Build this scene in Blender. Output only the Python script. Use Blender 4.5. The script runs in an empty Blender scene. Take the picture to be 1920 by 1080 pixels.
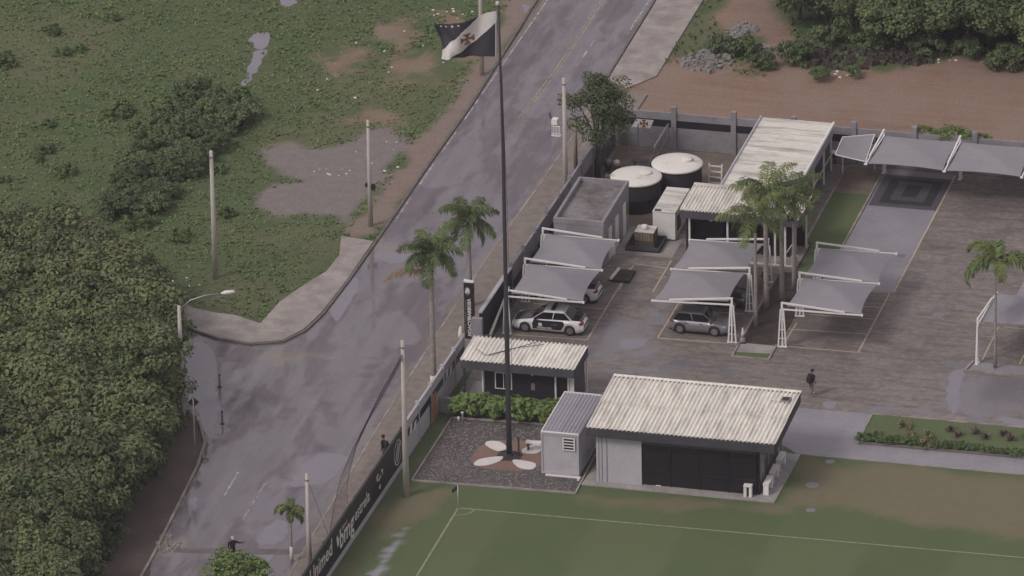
import bpy, bmesh, math, random
import numpy as np
from mathutils import Vector, Matrix, noise as mnoise
random.seed(7)
S = bpy.context.scene
COL = S.collection
rad = math.radians

# ------------------------------------------------------------------ camera
F_PX, DIST, PITCH, HEAD, ROLL = 16000.0, 533.0, rad(24.0), rad(14.9), rad(1.15)
fh = Vector((-math.sin(HEAD), math.cos(HEAD), 0))
FWD = fh * math.cos(PITCH) + Vector((0, 0, -math.sin(PITCH)))
R0 = Vector((math.cos(HEAD), math.sin(HEAD), 0))
U0 = R0.cross(FWD)
RT = R0 * math.cos(ROLL) - U0 * math.sin(ROLL)
UP = U0 * math.cos(ROLL) + R0 * math.sin(ROLL)
CAM = -FWD * DIST
cam = bpy.data.cameras.new('camera')
cam.sensor_width = 36.0
cam.lens = F_PX / 1920 * 36
cam.clip_start = 1.0
cam.clip_end = 20000.0
camo = bpy.data.objects.new('camera', cam)
COL.objects.link(camo)
m3 = Matrix((RT, UP, -FWD)).transposed().to_4x4()
m3.translation = CAM
camo.matrix_world = m3
S.camera = camo

# ------------------------------------------------------------------ light
SUN_EL, SUN_AZ = rad(46), rad(218)          # azimuth measured from +Y towards +X
w = bpy.data.worlds.new('World')
S.world = w
w.use_nodes = True
nt = w.node_tree
bg = nt.nodes['Background']
sky = nt.nodes.new('ShaderNodeTexSky')
sky.sky_type = 'NISHITA'
sky.sun_disc = False
sky.sun_elevation = SUN_EL
sky.sun_rotation = SUN_AZ
sky.air_density = 1.0
sky.dust_density = 6.0
sky.ozone_density = 1.0
hs = nt.nodes.new('ShaderNodeHueSaturation')
hs.inputs['Saturation'].default_value = 0.22
nt.links.new(sky.outputs[0], hs.inputs['Color'])
tint = nt.nodes.new('ShaderNodeMix')
tint.data_type = 'RGBA'
tint.blend_type = 'MULTIPLY'
tint.inputs[0].default_value = 1.0
tint.inputs[7].default_value = (1.02, 0.965, 0.985, 1)      # the faint lilac cast of the overcast
cloud = nt.nodes.new('ShaderNodeMix')                     # even cloud layer over the clear sky
cloud.data_type = 'RGBA'
cloud.inputs[0].default_value = 0.6
cloud.inputs[7].default_value = (5.6, 5.5, 5.7, 1)
nt.links.new(hs.outputs[0], cloud.inputs[6])
nt.links.new(cloud.outputs[2], tint.inputs[6])
nt.links.new(tint.outputs[2], bg.inputs['Color'])
bg.inputs['Strength'].default_value = 0.115
sl = bpy.data.lights.new('sun', 'SUN')
sl.energy = 1.25
sl.angle = rad(16)
sl.color = (1.0, 0.95, 0.9)
so = bpy.data.objects.new('sun', sl)
COL.objects.link(so)
sd = Vector((math.sin(SUN_AZ) * math.cos(SUN_EL), math.cos(SUN_AZ) * math.cos(SUN_EL), math.sin(SUN_EL)))
so.rotation_euler = sd.to_track_quat('Z', 'Y').to_euler()
so.location = sd * 100
S.view_settings.view_transform = 'Standard'
S.view_settings.look = 'None'
S.view_settings.gamma = 1
S.view_settings.exposure = -0.04
S.view_settings.use_curve_mapping = False


# ------------------------------------------------------------------ helpers
def P(u, v, z=0.0):
    """photo pixel (1920x1080) -> point on the horizontal plane at height z"""
    d = FWD * F_PX + RT * (u - 960) - UP * (v - 540)
    t = (z - CAM.z) / d.z
    return CAM + d * t


def PX(u, v, x0, x1, y0, y1):
    """photo pixel -> point on the vertical plane through (x0,y0),(x1,y1)"""
    d = FWD * F_PX + RT * (u - 960) - UP * (v - 540)
    n = Vector((y1 - y0, x0 - x1, 0))
    t = (Vector((x0, y0, 0)) - CAM).dot(n) / d.dot(n)
    return CAM + d * t


def px(p):
    v = Vector(p) - CAM
    k = v.dot(FWD)
    return 960 + F_PX * v.dot(RT) / k, 540 - F_PX * v.dot(UP) / k


MATS = {}
_INV = {}


def nz(x, y, s=1.0, o=0.0):
    return mnoise.noise((x * s + o, y * s - o * 1.7, o * 0.37))


def fbm(x, y, s=1.0, o=0.0):
    return nz(x, y, s, o) * .55 + nz(x, y, s * 2.1, o + 9) * .3 + nz(x, y, s * 4.3, o + 17) * .15


def mat(name, col, rough=0.75, var=0.18, scale=1.2, col2=None, bump=0.0, bscale=None, metal=0.0, spec=0.4,
        fine=None, objrand=0.0, stretch=None, amt=1.0, coat=0.0, trans=0.0, lo=0.35, hi=0.65):
    """principled material whose colour drifts with two octave groups of noise in world space"""
    m = bpy.data.materials.new(name)
    m.use_nodes = True
    t = m.node_tree
    N, L = t.nodes, t.links
    b = N['Principled BSDF']
    geo = N.new('ShaderNodeNewGeometry')
    src = geo.outputs['Position']
    if stretch:
        mp = N.new('ShaderNodeMapping')
        mp.inputs['Scale'].default_value = stretch
        L.new(src, mp.inputs['Vector'])
        src = mp.outputs['Vector']

    def tex(sc, det=5, ro=.6):
        n = N.new('ShaderNodeTexNoise')
        n.inputs['Scale'].default_value = sc
        n.inputs['Detail'].default_value = det
        n.inputs['Roughness'].default_value = ro
        L.new(src, n.inputs['Vector'])
        return n.outputs['Fac']

    def mapr(x, a, bb, c, d):
        n = N.new('ShaderNodeMapRange')
        n.inputs[1].default_value, n.inputs[2].default_value = a, bb
        n.inputs[3].default_value, n.inputs[4].default_value = c, d
        L.new(x, n.inputs[0])
        return n.outputs[0]

    def mix(f, a, bb, mode='MIX'):
        n = N.new('ShaderNodeMix')
        n.data_type = 'RGBA'
        n.blend_type = mode
        for k, val in ((0, f), (6, a), (7, bb)):
            if hasattr(val, 'is_linked'):
                L.new(val, n.inputs[k])
            elif k == 0:
                n.inputs[0].default_value = val
            else:
                n.inputs[k].default_value = (*val, 1) if len(val) == 3 else val
        return n.outputs[2]

    c2 = col2 or tuple(c * (1 - var * 1.6) for c in col)
    f = mapr(tex(scale), lo, hi, 0, amt)
    c = mix(f, col, c2)
    g = mapr(tex(fine or scale * 9, 4), .3, .7, 1 - var, 1 + var)
    comb = N.new('ShaderNodeCombineColor')
    for k in range(3):
        L.new(g, comb.inputs[k])
    c = mix(1.0, c, comb.outputs[0], 'MULTIPLY')
    if objrand:
        oi = N.new('ShaderNodeObjectInfo')
        r = mapr(oi.outputs['Random'], 0, 1, 1 - objrand, 1 + objrand)
        cb = N.new('ShaderNodeCombineColor')
        for k in range(3):
            L.new(r, cb.inputs[k])
        c = mix(1.0, c, cb.outputs[0], 'MULTIPLY')
    L.new(c, b.inputs['Base Color'])
    b.inputs['Roughness'].default_value = rough
    b.inputs['Metallic'].default_value = metal
    b.inputs['Specular IOR Level'].default_value = spec
    b.inputs['Coat Weight'].default_value = coat
    if bump:
        bp = N.new('ShaderNodeBump')
        bp.inputs['Strength'].default_value = bump
        bp.inputs['Distance'].default_value = 0.05
        L.new(tex(bscale or scale * 8, 6), bp.inputs['Height'])
        L.new(bp.outputs[0], b.inputs['Normal'])
    m['h'] = 1
    MATS[name] = m
    return m


class H:  # small node helper for hand-made materials
    def __init__(s, name):
        s.m = bpy.data.materials.new(name)
        s.m.use_nodes = True
        s.t = s.m.node_tree
        s.N, s.L = s.t.nodes, s.t.links
        s.b = s.N['Principled BSDF']
        s.geo = s.N.new('ShaderNodeNewGeometry')
        s.pos = s.geo.outputs['Position']
        MATS[name] = s.m

    def map(s, sc=(1, 1, 1), rot=(0, 0, 0), loc=(0, 0, 0)):
        n = s.N.new('ShaderNodeMapping')
        n.inputs['Scale'].default_value = sc
        n.inputs['Rotation'].default_value = rot
        n.inputs['Location'].default_value = loc
        s.L.new(s.pos, n.inputs['Vector'])
        return n.outputs[0]

    def noise(s, sc, det=5, vec=None, ro=.6, dist=0):
        n = s.N.new('ShaderNodeTexNoise')
        n.inputs['Scale'].default_value = sc
        n.inputs['Detail'].default_value = det
        n.inputs['Roughness'].default_value = ro
        n.inputs['Distortion'].default_value = dist
        s.L.new(vec or s.pos, n.inputs['Vector'])
        return n.outputs['Fac']

    def rng(s, x, a, b, c=0., d=1.):
        n = s.N.new('ShaderNodeMapRange')
        for i, val in enumerate((a, b, c, d)):
            n.inputs[i + 1].default_value = val
        s.L.new(x, n.inputs[0])
        return n.outputs[0]

    def mth(s, op, a, b=0.):
        n = s.N.new('ShaderNodeMath')
        n.operation = op
        for k, val in ((0, a), (1, b)):
            if hasattr(val, 'is_linked'):
                s.L.new(val, n.inputs[k])
            else:
                n.inputs[k].default_value = val
        return n.outputs[0]

    def mix(s, f, a, b, mode='MIX'):
        n = s.N.new('ShaderNodeMix')
        n.data_type = 'RGBA'
        n.blend_type = mode
        for k, val in ((0, f), (6, a), (7, b)):
            if hasattr(val, 'is_linked'):
                s.L.new(val, n.inputs[k])
            elif k == 0:
                n.inputs[0].default_value = val
            else:
                n.inputs[k].default_value = (*val, 1)
        return n.outputs[2]

    def mul(s, c, f):
        cb = s.N.new('ShaderNodeCombineColor')
        for k in range(3):
            s.L.new(f, cb.inputs[k])
        return s.mix(1.0, c, cb.outputs[0], 'MULTIPLY')

    def attr(s, name):
        n = s.N.new('ShaderNodeVertexColor')
        n.layer_name = name
        sp = s.N.new('ShaderNodeSeparateColor')
        s.L.new(n.outputs[0], sp.inputs[0])
        return sp.outputs[0], sp.outputs[1], sp.outputs[2]

    def out(s, c=None, rough=None, bump=None, bs=.3, bd=.05):
        if c is not None:
            s.L.new(c, s.b.inputs['Base Color'])
        if rough is not None:
            if hasattr(rough, 'is_linked'):
                s.L.new(rough, s.b.inputs['Roughness'])
            else:
                s.b.inputs['Roughness'].default_value = rough
        if bump is not None:
            bp = s.N.new('ShaderNodeBump')
            bp.inputs['Strength'].default_value = bs
            bp.inputs['Distance'].default_value = bd
            s.L.new(bump, bp.inputs['Height'])
            s.L.new(bp.outputs[0], s.b.inputs['Normal'])
        return s.m


class MB:
    """collects shapes, then becomes ONE mesh object"""
    def __init__(s):
        s.v, s.f, s.mi = [], [], []

    def add(s, vs, fs, mi=0):
        o = len(s.v)
        s.v += [tuple(p) for p in vs]
        for q in fs:
            s.f.append(tuple(i + o for i in q))
            s.mi.append(mi)
        return s

    def prism(s, poly, z0, z1, mi=0):
        n = len(poly)
        a = sum(poly[i][0] * poly[(i + 1) % n][1] - poly[(i + 1) % n][0] * poly[i][1] for i in range(n))
        if a < 0:
            poly = list(reversed(poly))
        z0 = z0 if hasattr(z0, '__len__') else [z0] * n
        z1 = z1 if hasattr(z1, '__len__') else [z1] * n
        if a < 0:
            z0, z1 = list(reversed(z0)), list(reversed(z1))
        vs = [(p[0], p[1], z0[i]) for i, p in enumerate(poly)] + [(p[0], p[1], z1[i]) for i, p in enumerate(poly)]
        fs = [tuple(reversed(range(n))), tuple(range(n, 2 * n))]
        fs += [(i, (i + 1) % n, n + (i + 1) % n, n + i) for i in range(n)]
        return s.add(vs, fs, mi)

    def box(s, x0, x1, y0, y1, z0, z1, mi=0):
        return s.prism([(x0, y0), (x1, y0), (x1, y1), (x0, y1)], z0, z1, mi)

    def beam(s, p, q, w, h=None, mi=0, up=(0, 0, 1)):
        p, q = Vector(p), Vector(q)
        h = h or w
        d = (q - p).normalized()
        upv = Vector(up)
        if abs(d.dot(upv)) > .97:
            upv = Vector((0, 1, 0))
        a = d.cross(upv).normalized() * w * .5
        b = a.normalized().cross(d).normalized() * h * .5
        vs = [p - a - b, p + a - b, p + a + b, p - a + b, q - a - b, q + a - b, q + a + b, q - a + b]
        return s.add(vs, [(0, 3, 2, 1), (4, 5, 6, 7), (0, 1, 5, 4), (1, 2, 6, 5), (2, 3, 7, 6), (3, 0, 4, 7)], mi)

    def tube(s, pts, r, n=8, mi=0, cap=True):
        pts = [Vector(p) for p in pts]
        k = len(pts)
        rs = r if hasattr(r, '__len__') else [r] * k
        o = len(s.v)
        ref = None
        for i, p in enumerate(pts):
            d = (pts[min(i + 1, k - 1)] - pts[max(i - 1, 0)]).normalized()
            if ref is None:
                ref = Vector((1, 0, 0)) if abs(d.x) < .8 else Vector((0, 1, 0))
            a = (ref - d * ref.dot(d)).normalized()
            ref = a
            b = d.cross(a)
            for j in range(n):
                t = 2 * math.pi * j / n
                s.v.append(tuple(p + (a * math.cos(t) + b * math.sin(t)) * rs[i]))
        for i in range(k - 1):
            for j in range(n):
                s.f.append((o + i * n + j, o + i * n + (j + 1) % n, o + (i + 1) * n + (j + 1) % n, o + (i + 1) * n + j))
                s.mi.append(mi)
        if cap:
            s.f.append(tuple(reversed(range(o, o + n))))
            s.f.append(tuple(range(o + (k - 1) * n, o + k * n)))
            s.mi += [mi, mi]
        return s

    def lathe(s, prof, c=(0, 0), n=24, mi=0):
        o = len(s.v)
        for r, z in prof:
            for j in range(n):
                t = 2 * math.pi * j / n
                s.v.append((c[0] + r * math.cos(t), c[1] + r * math.sin(t), z))
        k = len(prof)
        for i in range(k - 1):
            for j in range(n):
                s.f.append((o + i * n + j, o + i * n + (j + 1) % n, o + (i + 1) * n + (j + 1) % n, o + (i + 1) * n + j))
                s.mi.append(mi)
        s.f.append(tuple(reversed(range(o, o + n))))
        s.f.append(tuple(range(o + (k - 1) * n, o + k * n)))
        s.mi += [mi, mi]
        return s

    def disc(s, c, nrm, r, n=16, mi=0, th=0.02):
        nrm = Vector(nrm).normalized()
        return s.tube([Vector(c) - nrm * th / 2, Vector(c) + nrm * th / 2], r, n, mi)

    def grid(s, fn, nu, nv, mi=0):
        o = len(s.v)
        for i in range(nu + 1):
            for j in range(nv + 1):
                s.v.append(tuple(fn(i / nu, j / nv)))
        for i in range(nu):
            for j in range(nv):
                a = o + i * (nv + 1) + j
                s.f.append((a, a + nv + 1, a + nv + 2, a + 1))
                s.mi.append(mi)
        return s

    def mesh(s, name, mats, smooth=False, inv=None):
        me = bpy.data.meshes.new(name)
        vs = s.v
        if inv is not None:
            vs = [tuple(inv @ Vector(p)) for p in vs]
        me.from_pydata(vs, [], s.f)
        if not isinstance(mats, (list, tuple)):
            mats = [mats]
        for mm in mats:
            me.materials.append(MATS[mm] if isinstance(mm, str) else mm)
        if len(mats) > 1:
            me.polygons.foreach_set('material_index', s.mi)
        if smooth:
            me.polygons.foreach_set('use_smooth', [True] * len(me.polygons))
        me.update()
        return me

    def build(s, name, mats, parent=None, smooth=False, world=True):
        inv = None
        if parent is not None and world:
            root = parent
            while root.parent:
                root = root.parent
            inv = _INV.get(root.name)
        o = bpy.data.objects.new(name, s.mesh(name, mats, smooth, inv))
        COL.objects.link(o)
        if parent is not None:
            o.parent = parent
        return o


def tag(o, label=None, cat=None, group=None, kind=None):
    if label:
        o['label'] = label
    if cat:
        o['category'] = cat
    if group:
        o['group'] = group
    if kind:
        o['kind'] = kind
    return o


def thing(name, label, cat, loc=(0, 0, 0), rot=0.0, group=None):
    o = bpy.data.objects.new(name, None)
    o.empty_display_size = .2
    COL.objects.link(o)
    loc = Vector((loc[0], loc[1], loc[2] if len(loc) > 2 else 0))
    o.location = loc
    o.rotation_euler = (0, 0, rot)
    _INV[o.name] = (Matrix.Translation(loc) @ Matrix.Rotation(rot, 4, 'Z')).inverted()
    return tag(o, label, cat, group)


def copy_tree(o, parent=None, loc=None, rot=None, label=None, scale=None):
    c = o.copy()
    COL.objects.link(c)
    c.parent = parent
    if loc is not None:
        c.location = loc
    if rot is not None:
        c.rotation_euler = (0, 0, rot)
    if scale is not None:
        c.scale = (scale, scale, scale)
    if label:
        c['label'] = label
    for ch in list(o.children):
        copy_tree(ch, c)
    return c


def struct(name, mb, m, smooth=False):
    return tag(mb.build(name, m, None, smooth), kind='structure')


def text_mesh(txt, size, bold=0.0):
    cu = bpy.data.curves.new('txt', 'FONT')
    cu.body = txt
    cu.size = size
    cu.align_x = 'CENTER'
    cu.align_y = 'CENTER'
    cu.offset = bold
    cu.resolution_u = 2
    o = bpy.data.objects.new('txt', cu)
    COL.objects.link(o)
    dg = bpy.context.evaluated_depsgraph_get()
    me = bpy.data.meshes.new_from_object(o.evaluated_get(dg))
    vs = [v.co.copy() for v in me.vertices]
    fs = [tuple(p.vertices) for p in me.polygons]
    bpy.data.objects.remove(o)
    bpy.data.curves.remove(cu)
    bpy.data.meshes.remove(me)
    return vs, fs


def text_on(mb, txt, org, ax, ay, size, off=0.012, bold=0.0):
    """flat lettering laid on a surface: org centre, ax reading direction, ay up"""
    vs, fs = text_mesh(txt, size, bold)
    org, ax, ay = Vector(org), Vector(ax).normalized(), Vector(ay).normalized()
    n = ax.cross(ay)
    mb.add([org + ax * v.x + ay * v.y + n * off for v in vs], fs)


def smoothpoly(pts, n=6, jit=0.0, seed=0):
    """closed Catmull-Rom outline with a little jitter"""
    rnd = random.Random(seed)
    k = len(pts)
    out = []
    for i in range(k):
        p0, p1, p2, p3 = [Vector(pts[(i + d) % k][:2]) for d in (-1, 0, 1, 2)]
        for j in range(n):
            t = j / n
            q = .5 * ((2 * p1) + (p2 - p0) * t + (2 * p0 - 5 * p1 + 4 * p2 - p3) * t * t + (3 * p1 - p0 - 3 * p2 + p3) * t ** 3)
            out.append((q.x + rnd.uniform(-jit, jit), q.y + rnd.uniform(-jit, jit)))
    return out


def inside(pt, poly):
    x, y = pt
    c = False
    n = len(poly)
    j = n - 1
    for i in range(n):
        xi, yi = poly[i]
        xj, yj = poly[j]
        if (yi > y) != (yj > y) and x < (xj - xi) * (y - yi) / (yj - yi) + xi:
            c = not c
        j = i
    return c


def np_sd(X, Y, poly):
    """signed distance (inside positive) of many points to a polygon"""
    n = len(poly)
    d = np.full(X.shape, 1e9)
    ins = np.zeros(X.shape, bool)
    for i in range(n):
        x1, y1 = poly[i]
        x2, y2 = poly[(i + 1) % n]
        ex, ey = x2 - x1, y2 - y1
        t = np.clip(((X - x1) * ex + (Y - y1) * ey) / (ex * ex + ey * ey + 1e-9), 0, 1)
        d = np.minimum(d, np.hypot(X - x1 - t * ex, Y - y1 - t * ey))
        if y1 != y2:
            cond = ((y1 > Y) != (y2 > Y)) & (X < (x2 - x1) * (Y - y1) / (y2 - y1) + x1)
            ins ^= cond
    return np.where(ins, d, -d)


def GP(pts, z=0.0):
    return [tuple(P(u, v, z)[:2]) for u, v in pts]


def ell(u, v, ru, rv, n=10, z=0):
    return GP([(u + ru * math.cos(2 * math.pi * k / n), v + rv * math.sin(2 * math.pi * k / n)) for k in range(n)], z)


# ------------------------------------------------------------------ materials
mat('white_paint', (.72, .70, .68), .5, .06, .8)
mat('white_steel', (.74, .72, .70), .45, .05, 2.0)
mat('roof_white', (.77, .735, .67), .6, .14, 1.0, col2=(.46, .425, .375), lo=.46, hi=.76, objrand=.06, fine=6, stretch=(3.0, .45, 1))
mat('roof_pale', (.60, .57, .52), .6, .14, .7, col2=(.27, .25, .235), stretch=(.35, 2.2, 1), lo=.46, hi=.72, objrand=.05)
mat('roof_grey', (.30, .29, .32), .5, .08, .8, objrand=.05)
mat('black_panel', (.022, .021, .025), .42, .15, 1.0)
mat('black_matte', (.018, .017, .020), .8, .15, 1.0)
mat('black_glass', (.014, .013, .016), .35, .1, 1.0)
mat('dark_fascia', (.060, .057, .068), .6, .15, .9)
mat('charcoal', (.075, .072, .085), .7, .15, .9)
mat('wall_grey', (.27, .262, .285), .8, .10, .6, col2=(.20, .19, .20))
mat('wall_light', (.42, .41, .44), .7, .06, .7)
mat('shed_grey', (.45, .44, .47), .55, .05, .9, col2=(.37, .36, .38))
mat('conc', (.33, .31, .30), .85, .12, .6, col2=(.24, .22, .21), bump=.15)
mat('conc_smooth', (.265, .25, .275), .4, .08, .35, col2=(.215, .205, .228))
mat('conc_pale', (.34, .305, .285), .85, .12, .7, col2=(.225, .195, .18))
mat('kerb', (.33, .295, .265), .85, .15, 1.0, col2=(.20, .175, .155))
mat('kerb_dark', (.16, .14, .135), .8, .2, 1.2)
mat('pole_conc', (.46, .42, .38), .8, .08, .6, col2=(.41, .37, .34), stretch=(1, 1, .2))
mat('steel_dark', (.05, .048, .058), .45, .1, 1.5)
mat('steel', (.32, .31, .33), .4, .08, 1.5, metal=.6)
mat('canopy', (.248, .240, .260), .75, .05, .25, col2=(.222, .214, .232))
mat('rubber', (.02, .02, .022), .8, .1, 3)
mat('glass_dark', (.014, .014, .017), .12, .05, 1, spec=.25)
mat('car_white', (.70, .68, .67), .25, .03, 1, coat=.4)
mat('car_black', (.02, .02, .024), .25, .05, 1, coat=.4)
mat('car_silver', (.23, .225, .24), .3, .04, 1, metal=.45, coat=.4)
mat('car_brown', (.055, .043, .038), .3, .05, 1, coat=.4)
mat('rim', (.35, .34, .34), .35, .05, 2, metal=.7)
mat('lamp_red', (.30, .03, .025), .3, .05, 2)
mat('lamp_clear', (.55, .55, .56), .15, .05, 2)
mat('red_soil', (.235, .145, .112), .9, .14, .9, col2=(.185, .118, .094), bump=.3)
mat('earth_brown', (.185, .142, .115), .9, .2, .9, col2=(.125, .10, .085), bump=.3)
mat('path_brown', (.115, .088, .076), .9, .16, .5, col2=(.088, .068, .060), bump=.3)
mat('dark_soil', (.065, .052, .045), .9, .3, 2.0, bump=.4)
mat('sediment', (.24, .20, .175), .8, .2, 1.5, col2=(.17, .145, .13))
mat('line_white', (.48, .46, .46), .7, .2, 2.2, col2=(.16, .145, .155), lo=.38, hi=.62)
mat('line_yellow', (.34, .29, .21), .7, .2, 2.2, col2=(.17, .15, .15), lo=.40, hi=.62)
mat('line_bay', (.45, .38, .28), .75, .15, 3.0, col2=(.27, .22, .17), lo=.5, hi=.75)
mat('turf_line', (.25, .26, .19), .85, .2, 3.0, col2=(.12, .14, .08), lo=.45, hi=.8)
mat('flag_black', (.040, .038, .048), .75, .08, 1)
mat('flag_white', (.62, .58, .57), .75, .05, 1)
mat('cross_red', (.22, .10, .05), .7, .12, 2)
mat('print_white', (.66, .63, .61), .6, .06, 2)
mat('print_grey', (.22, .21, .22), .6, .1, 2)
mat('orange_paint', (.36, .15, .07), .6, .12, 1)
mat('bark', (.13, .105, .085), .9, .25, 2.5, bump=.3)
mat('palm_bark', (.31, .28, .25), .85, .15, 3.0, col2=(.22, .195, .175), stretch=(1, 1, 2.5), bump=.2)
mat('palm_lime', (.62, .58, .54), .8, .08, 2)
mat('crownshaft', (.13, .165, .055), .5, .1, 2)
mat('skin', (.22, .12, .08), .6, .06, 4)
mat('cloth_black', (.018, .018, .022), .85, .15, 4)
mat('cloth_grey', (.14, .135, .155), .85, .1, 4)
mat('cap_pale', (.42, .40, .40), .8, .1, 4)
mat('hair', (.02, .015, .012), .7, .1, 4)
mat('wood', (.27, .22, .17), .85, .2, 2, stretch=(1, 1, .3))
mat('rope', (.05, .048, .052), .8, .1, 3)
mat('ibc', (.27, .235, .15), .6, .15, 2, col2=(.18, .13, .09))
mat('tank_lid', (.68, .65, .60), .6, .08, .9, col2=(.40, .38, .37), lo=.55, hi=.75)
mat('rubble', (.33, .31, .30), .9, .25, 3, objrand=.25)
mat('litter', (.68, .66, .64), .7, .1, 3)
mat('manhole', (.20, .195, .205), .5, .15, 4)


def leafmat(name, a, b, tip=None, objr=.22, scale=.9):
    h = H(name)
    f = h.rng(h.noise(scale, 4), .36, .64)
    c = h.mix(f, a, b)
    g = h.rng(h.noise(scale * 11, 3), .3, .7, .72, 1.3)
    c = h.mul(c, g)
    oi = h.N.new('ShaderNodeObjectInfo')
    c = h.mul(c, h.rng(oi.outputs['Random'], 0, 1, 1 - objr, 1 + objr))
    h.b.inputs['Specular IOR Level'].default_value = .25
    h.b.inputs['Subsurface Weight'].default_value = 0
    return h.out(c, .62)


leafmat('leaf_wood', (.088, .120, .048), (.132, .148, .062), objr=.28, scale=.5)
leafmat('leaf_shrub', (0.076, 0.119, 0.044), (0.106, 0.146, 0.053))
leafmat('leaf_dark', (.070, .104, .046), (.100, .132, .056))
leafmat('leaf_right', (.078, .112, .048), (.112, .142, .056))
leafmat('leaf_ficus', (.058, .084, .040), (.090, .108, .048), objr=.1)
leafmat('leaf_hedge', (0.104, 0.168, 0.048), (0.152, 0.202, 0.066), objr=.1, scale=2)
leafmat('leaf_weed', (0.081, 0.125, 0.042), (0.106, 0.140, 0.049), scale=.35)
leafmat('leaf_dry', (.20, .17, .09), (.13, .14, .06), objr=.1)
leafmat('leaf_plum', (.10, .062, .070), (.15, .11, .10), objr=.2)
leafmat('frond', (.066, .104, .036), (.108, .138, .050), objr=.25, scale=1.5)
leafmat('frond_dry', (.24, .15, .075), (.17, .13, .06), objr=.1)
leafmat('frond_yellow', (0.162, 0.185, 0.062), (0.114, 0.151, 0.048), objr=.2, scale=1.5)


def ground_mat():
    h = H('ground_cover')
    dirt, grey, dry = h.attr('mask')
    n1, n2, n3 = h.noise(.22, 6), h.noise(1.4, 6, ro=.7), h.noise(6, 4)
    green = h.mix(h.rng(n1, .38, .62), (.060, .094, .032), (.084, .102, .040))
    green = h.mix(h.rng(n2, .45, .75), green, (.048, .076, .029))
    dryc = h.mix(h.rng(n2, .3, .7), (.122, .116, .062), (.095, .104, .048))
    c = h.mix(dry, green, dryc)
    red = h.mix(h.rng(n2, .3, .7), (.245, .155, .108), (.182, .116, .084))
    trk = h.noise(.8, 4, h.map((.12, 1.8, 1)))
    red = h.mul(red, h.rng(trk, .35, .65, .86, 1.14))
    red = h.mix(h.rng(n1, .35, .65), red, (.225, .162, .125))
    c = h.mix(dirt, c, red)
    gy = h.mix(h.rng(n2, .35, .65), (.205, .175, .165), (.165, .14, .135))
    c = h.mix(grey, c, gy)
    c = h.mul(c, h.rng(n3, .25, .75, .78, 1.22))
    h.out(c, .9, h.mth('ADD', n2, n3), .5, .08)


ground_mat()


def road_mat():
    h = H('asphalt_wet')
    st = h.map((1, .28, 1), (0, 0, -.02))
    big = h.noise(.30, 5, st, dist=.6)
    mid = h.noise(1.1, 6, st, .65)
    fine = h.noise(9, 4)
    wet, lane, _ = h.attr('mask')
    c = h.mix(h.rng(big, .35, .65), (.160, .141, .160), (.130, .117, .136))
    c = h.mix(h.rng(mid, .42, .66, 0, .8), c, (.182, .155, .160))
    trk = h.noise(.9, 4, h.map((1.6, .05, 1)), .6)
    c = h.mul(c, h.rng(trk, .35, .65, .88, 1.12))
    c = h.mul(c, h.rng(fine, .3, .7, .84, 1.16))
    c = h.mix(lane, c, (.20, .17, .15))
    wetn = h.mth('MAXIMUM', wet, h.rng(h.mth('ADD', big, h.mth('MULTIPLY', mid, .45)), .66, .80))
    c = h.mul(c, h.rng(wetn, 0, 1, 1.0, .92))
    r = h.rng(wetn, 0, 1, .75, .07)
    h.L.new(h.rng(wetn, 0, 1, .15, 1.0), h.b.inputs['Specular IOR Level'])
    h.out(c, r, h.mth('MULTIPLY', fine, h.rng(wetn, 0, 1, 1, .05)), .12, .02)


road_mat()


def paver_mat():
    h = H('pavers')
    v = h.map((1, 1, 1))
    br = h.N.new('ShaderNodeTexBrick')
    br.inputs['Scale'].default_value = 1.0
    br.inputs['Brick Width'].default_value = .36
    br.inputs['Row Height'].default_value = .18
    br.inputs['Mortar Size'].default_value = .022
    br.inputs['Color1'].default_value = (.250, .216, .198, 1)
    br.inputs['Color2'].default_value = (.205, .174, .158, 1)
    br.inputs['Mortar'].default_value = (.115, .098, .090, 1)
    h.L.new(v, br.inputs['Vector'])
    st = h.map((.35, 2.6, 1))
    stn = h.noise(.9, 5, st)
    big = h.noise(.28, 5)
    mid = h.noise(2.2, 5)
    wet, stain_shade, _ = h.attr('mask')
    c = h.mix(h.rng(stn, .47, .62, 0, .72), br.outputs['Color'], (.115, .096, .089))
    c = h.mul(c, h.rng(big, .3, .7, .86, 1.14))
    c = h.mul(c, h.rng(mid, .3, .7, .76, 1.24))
    c = h.mul(c, h.rng(stain_shade, 0, 1, 1, .74))  # darkens for random stains and for painted shade below the canopies
    c = h.mix(wet, c, (.165, .155, .172))
    r = h.rng(wet, 0, 1, .62, .10)
    h.out(c, r, h.mth('MULTIPLY', br.outputs['Fac'], h.rng(wet, 0, 1, -1, 0)), .35, .02)


paver_mat()


def turf_mat():
    h = H('pitch_turf')
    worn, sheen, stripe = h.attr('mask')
    n1, n2, n3 = h.noise(.25, 5), h.noise(1.6, 6, ro=.7), h.noise(12, 3)
    g = h.mix(stripe, (.071, .102, .039), (.092, .120, .050))
    g = h.mix(h.rng(n1, .4, .7, 0, .6), g, (.090, .106, .044))
    w_ = h.mix(h.rng(n2, .35, .65), (.158, .132, .080), (.128, .120, .066))
    f = h.rng(h.mth('ADD', worn, h.rng(n2, .3, .7, -.22, .22)), .25, .8)
    c = h.mix(f, g, w_)
    c = h.mul(c, h.rng(n3, .3, .7, .86, 1.14))
    c = h.mix(sheen, c, (.27, .255, .285))  # pale sky sheen of the puddle painted into the turf colour
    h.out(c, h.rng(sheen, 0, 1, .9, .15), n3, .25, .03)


turf_mat()


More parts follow.
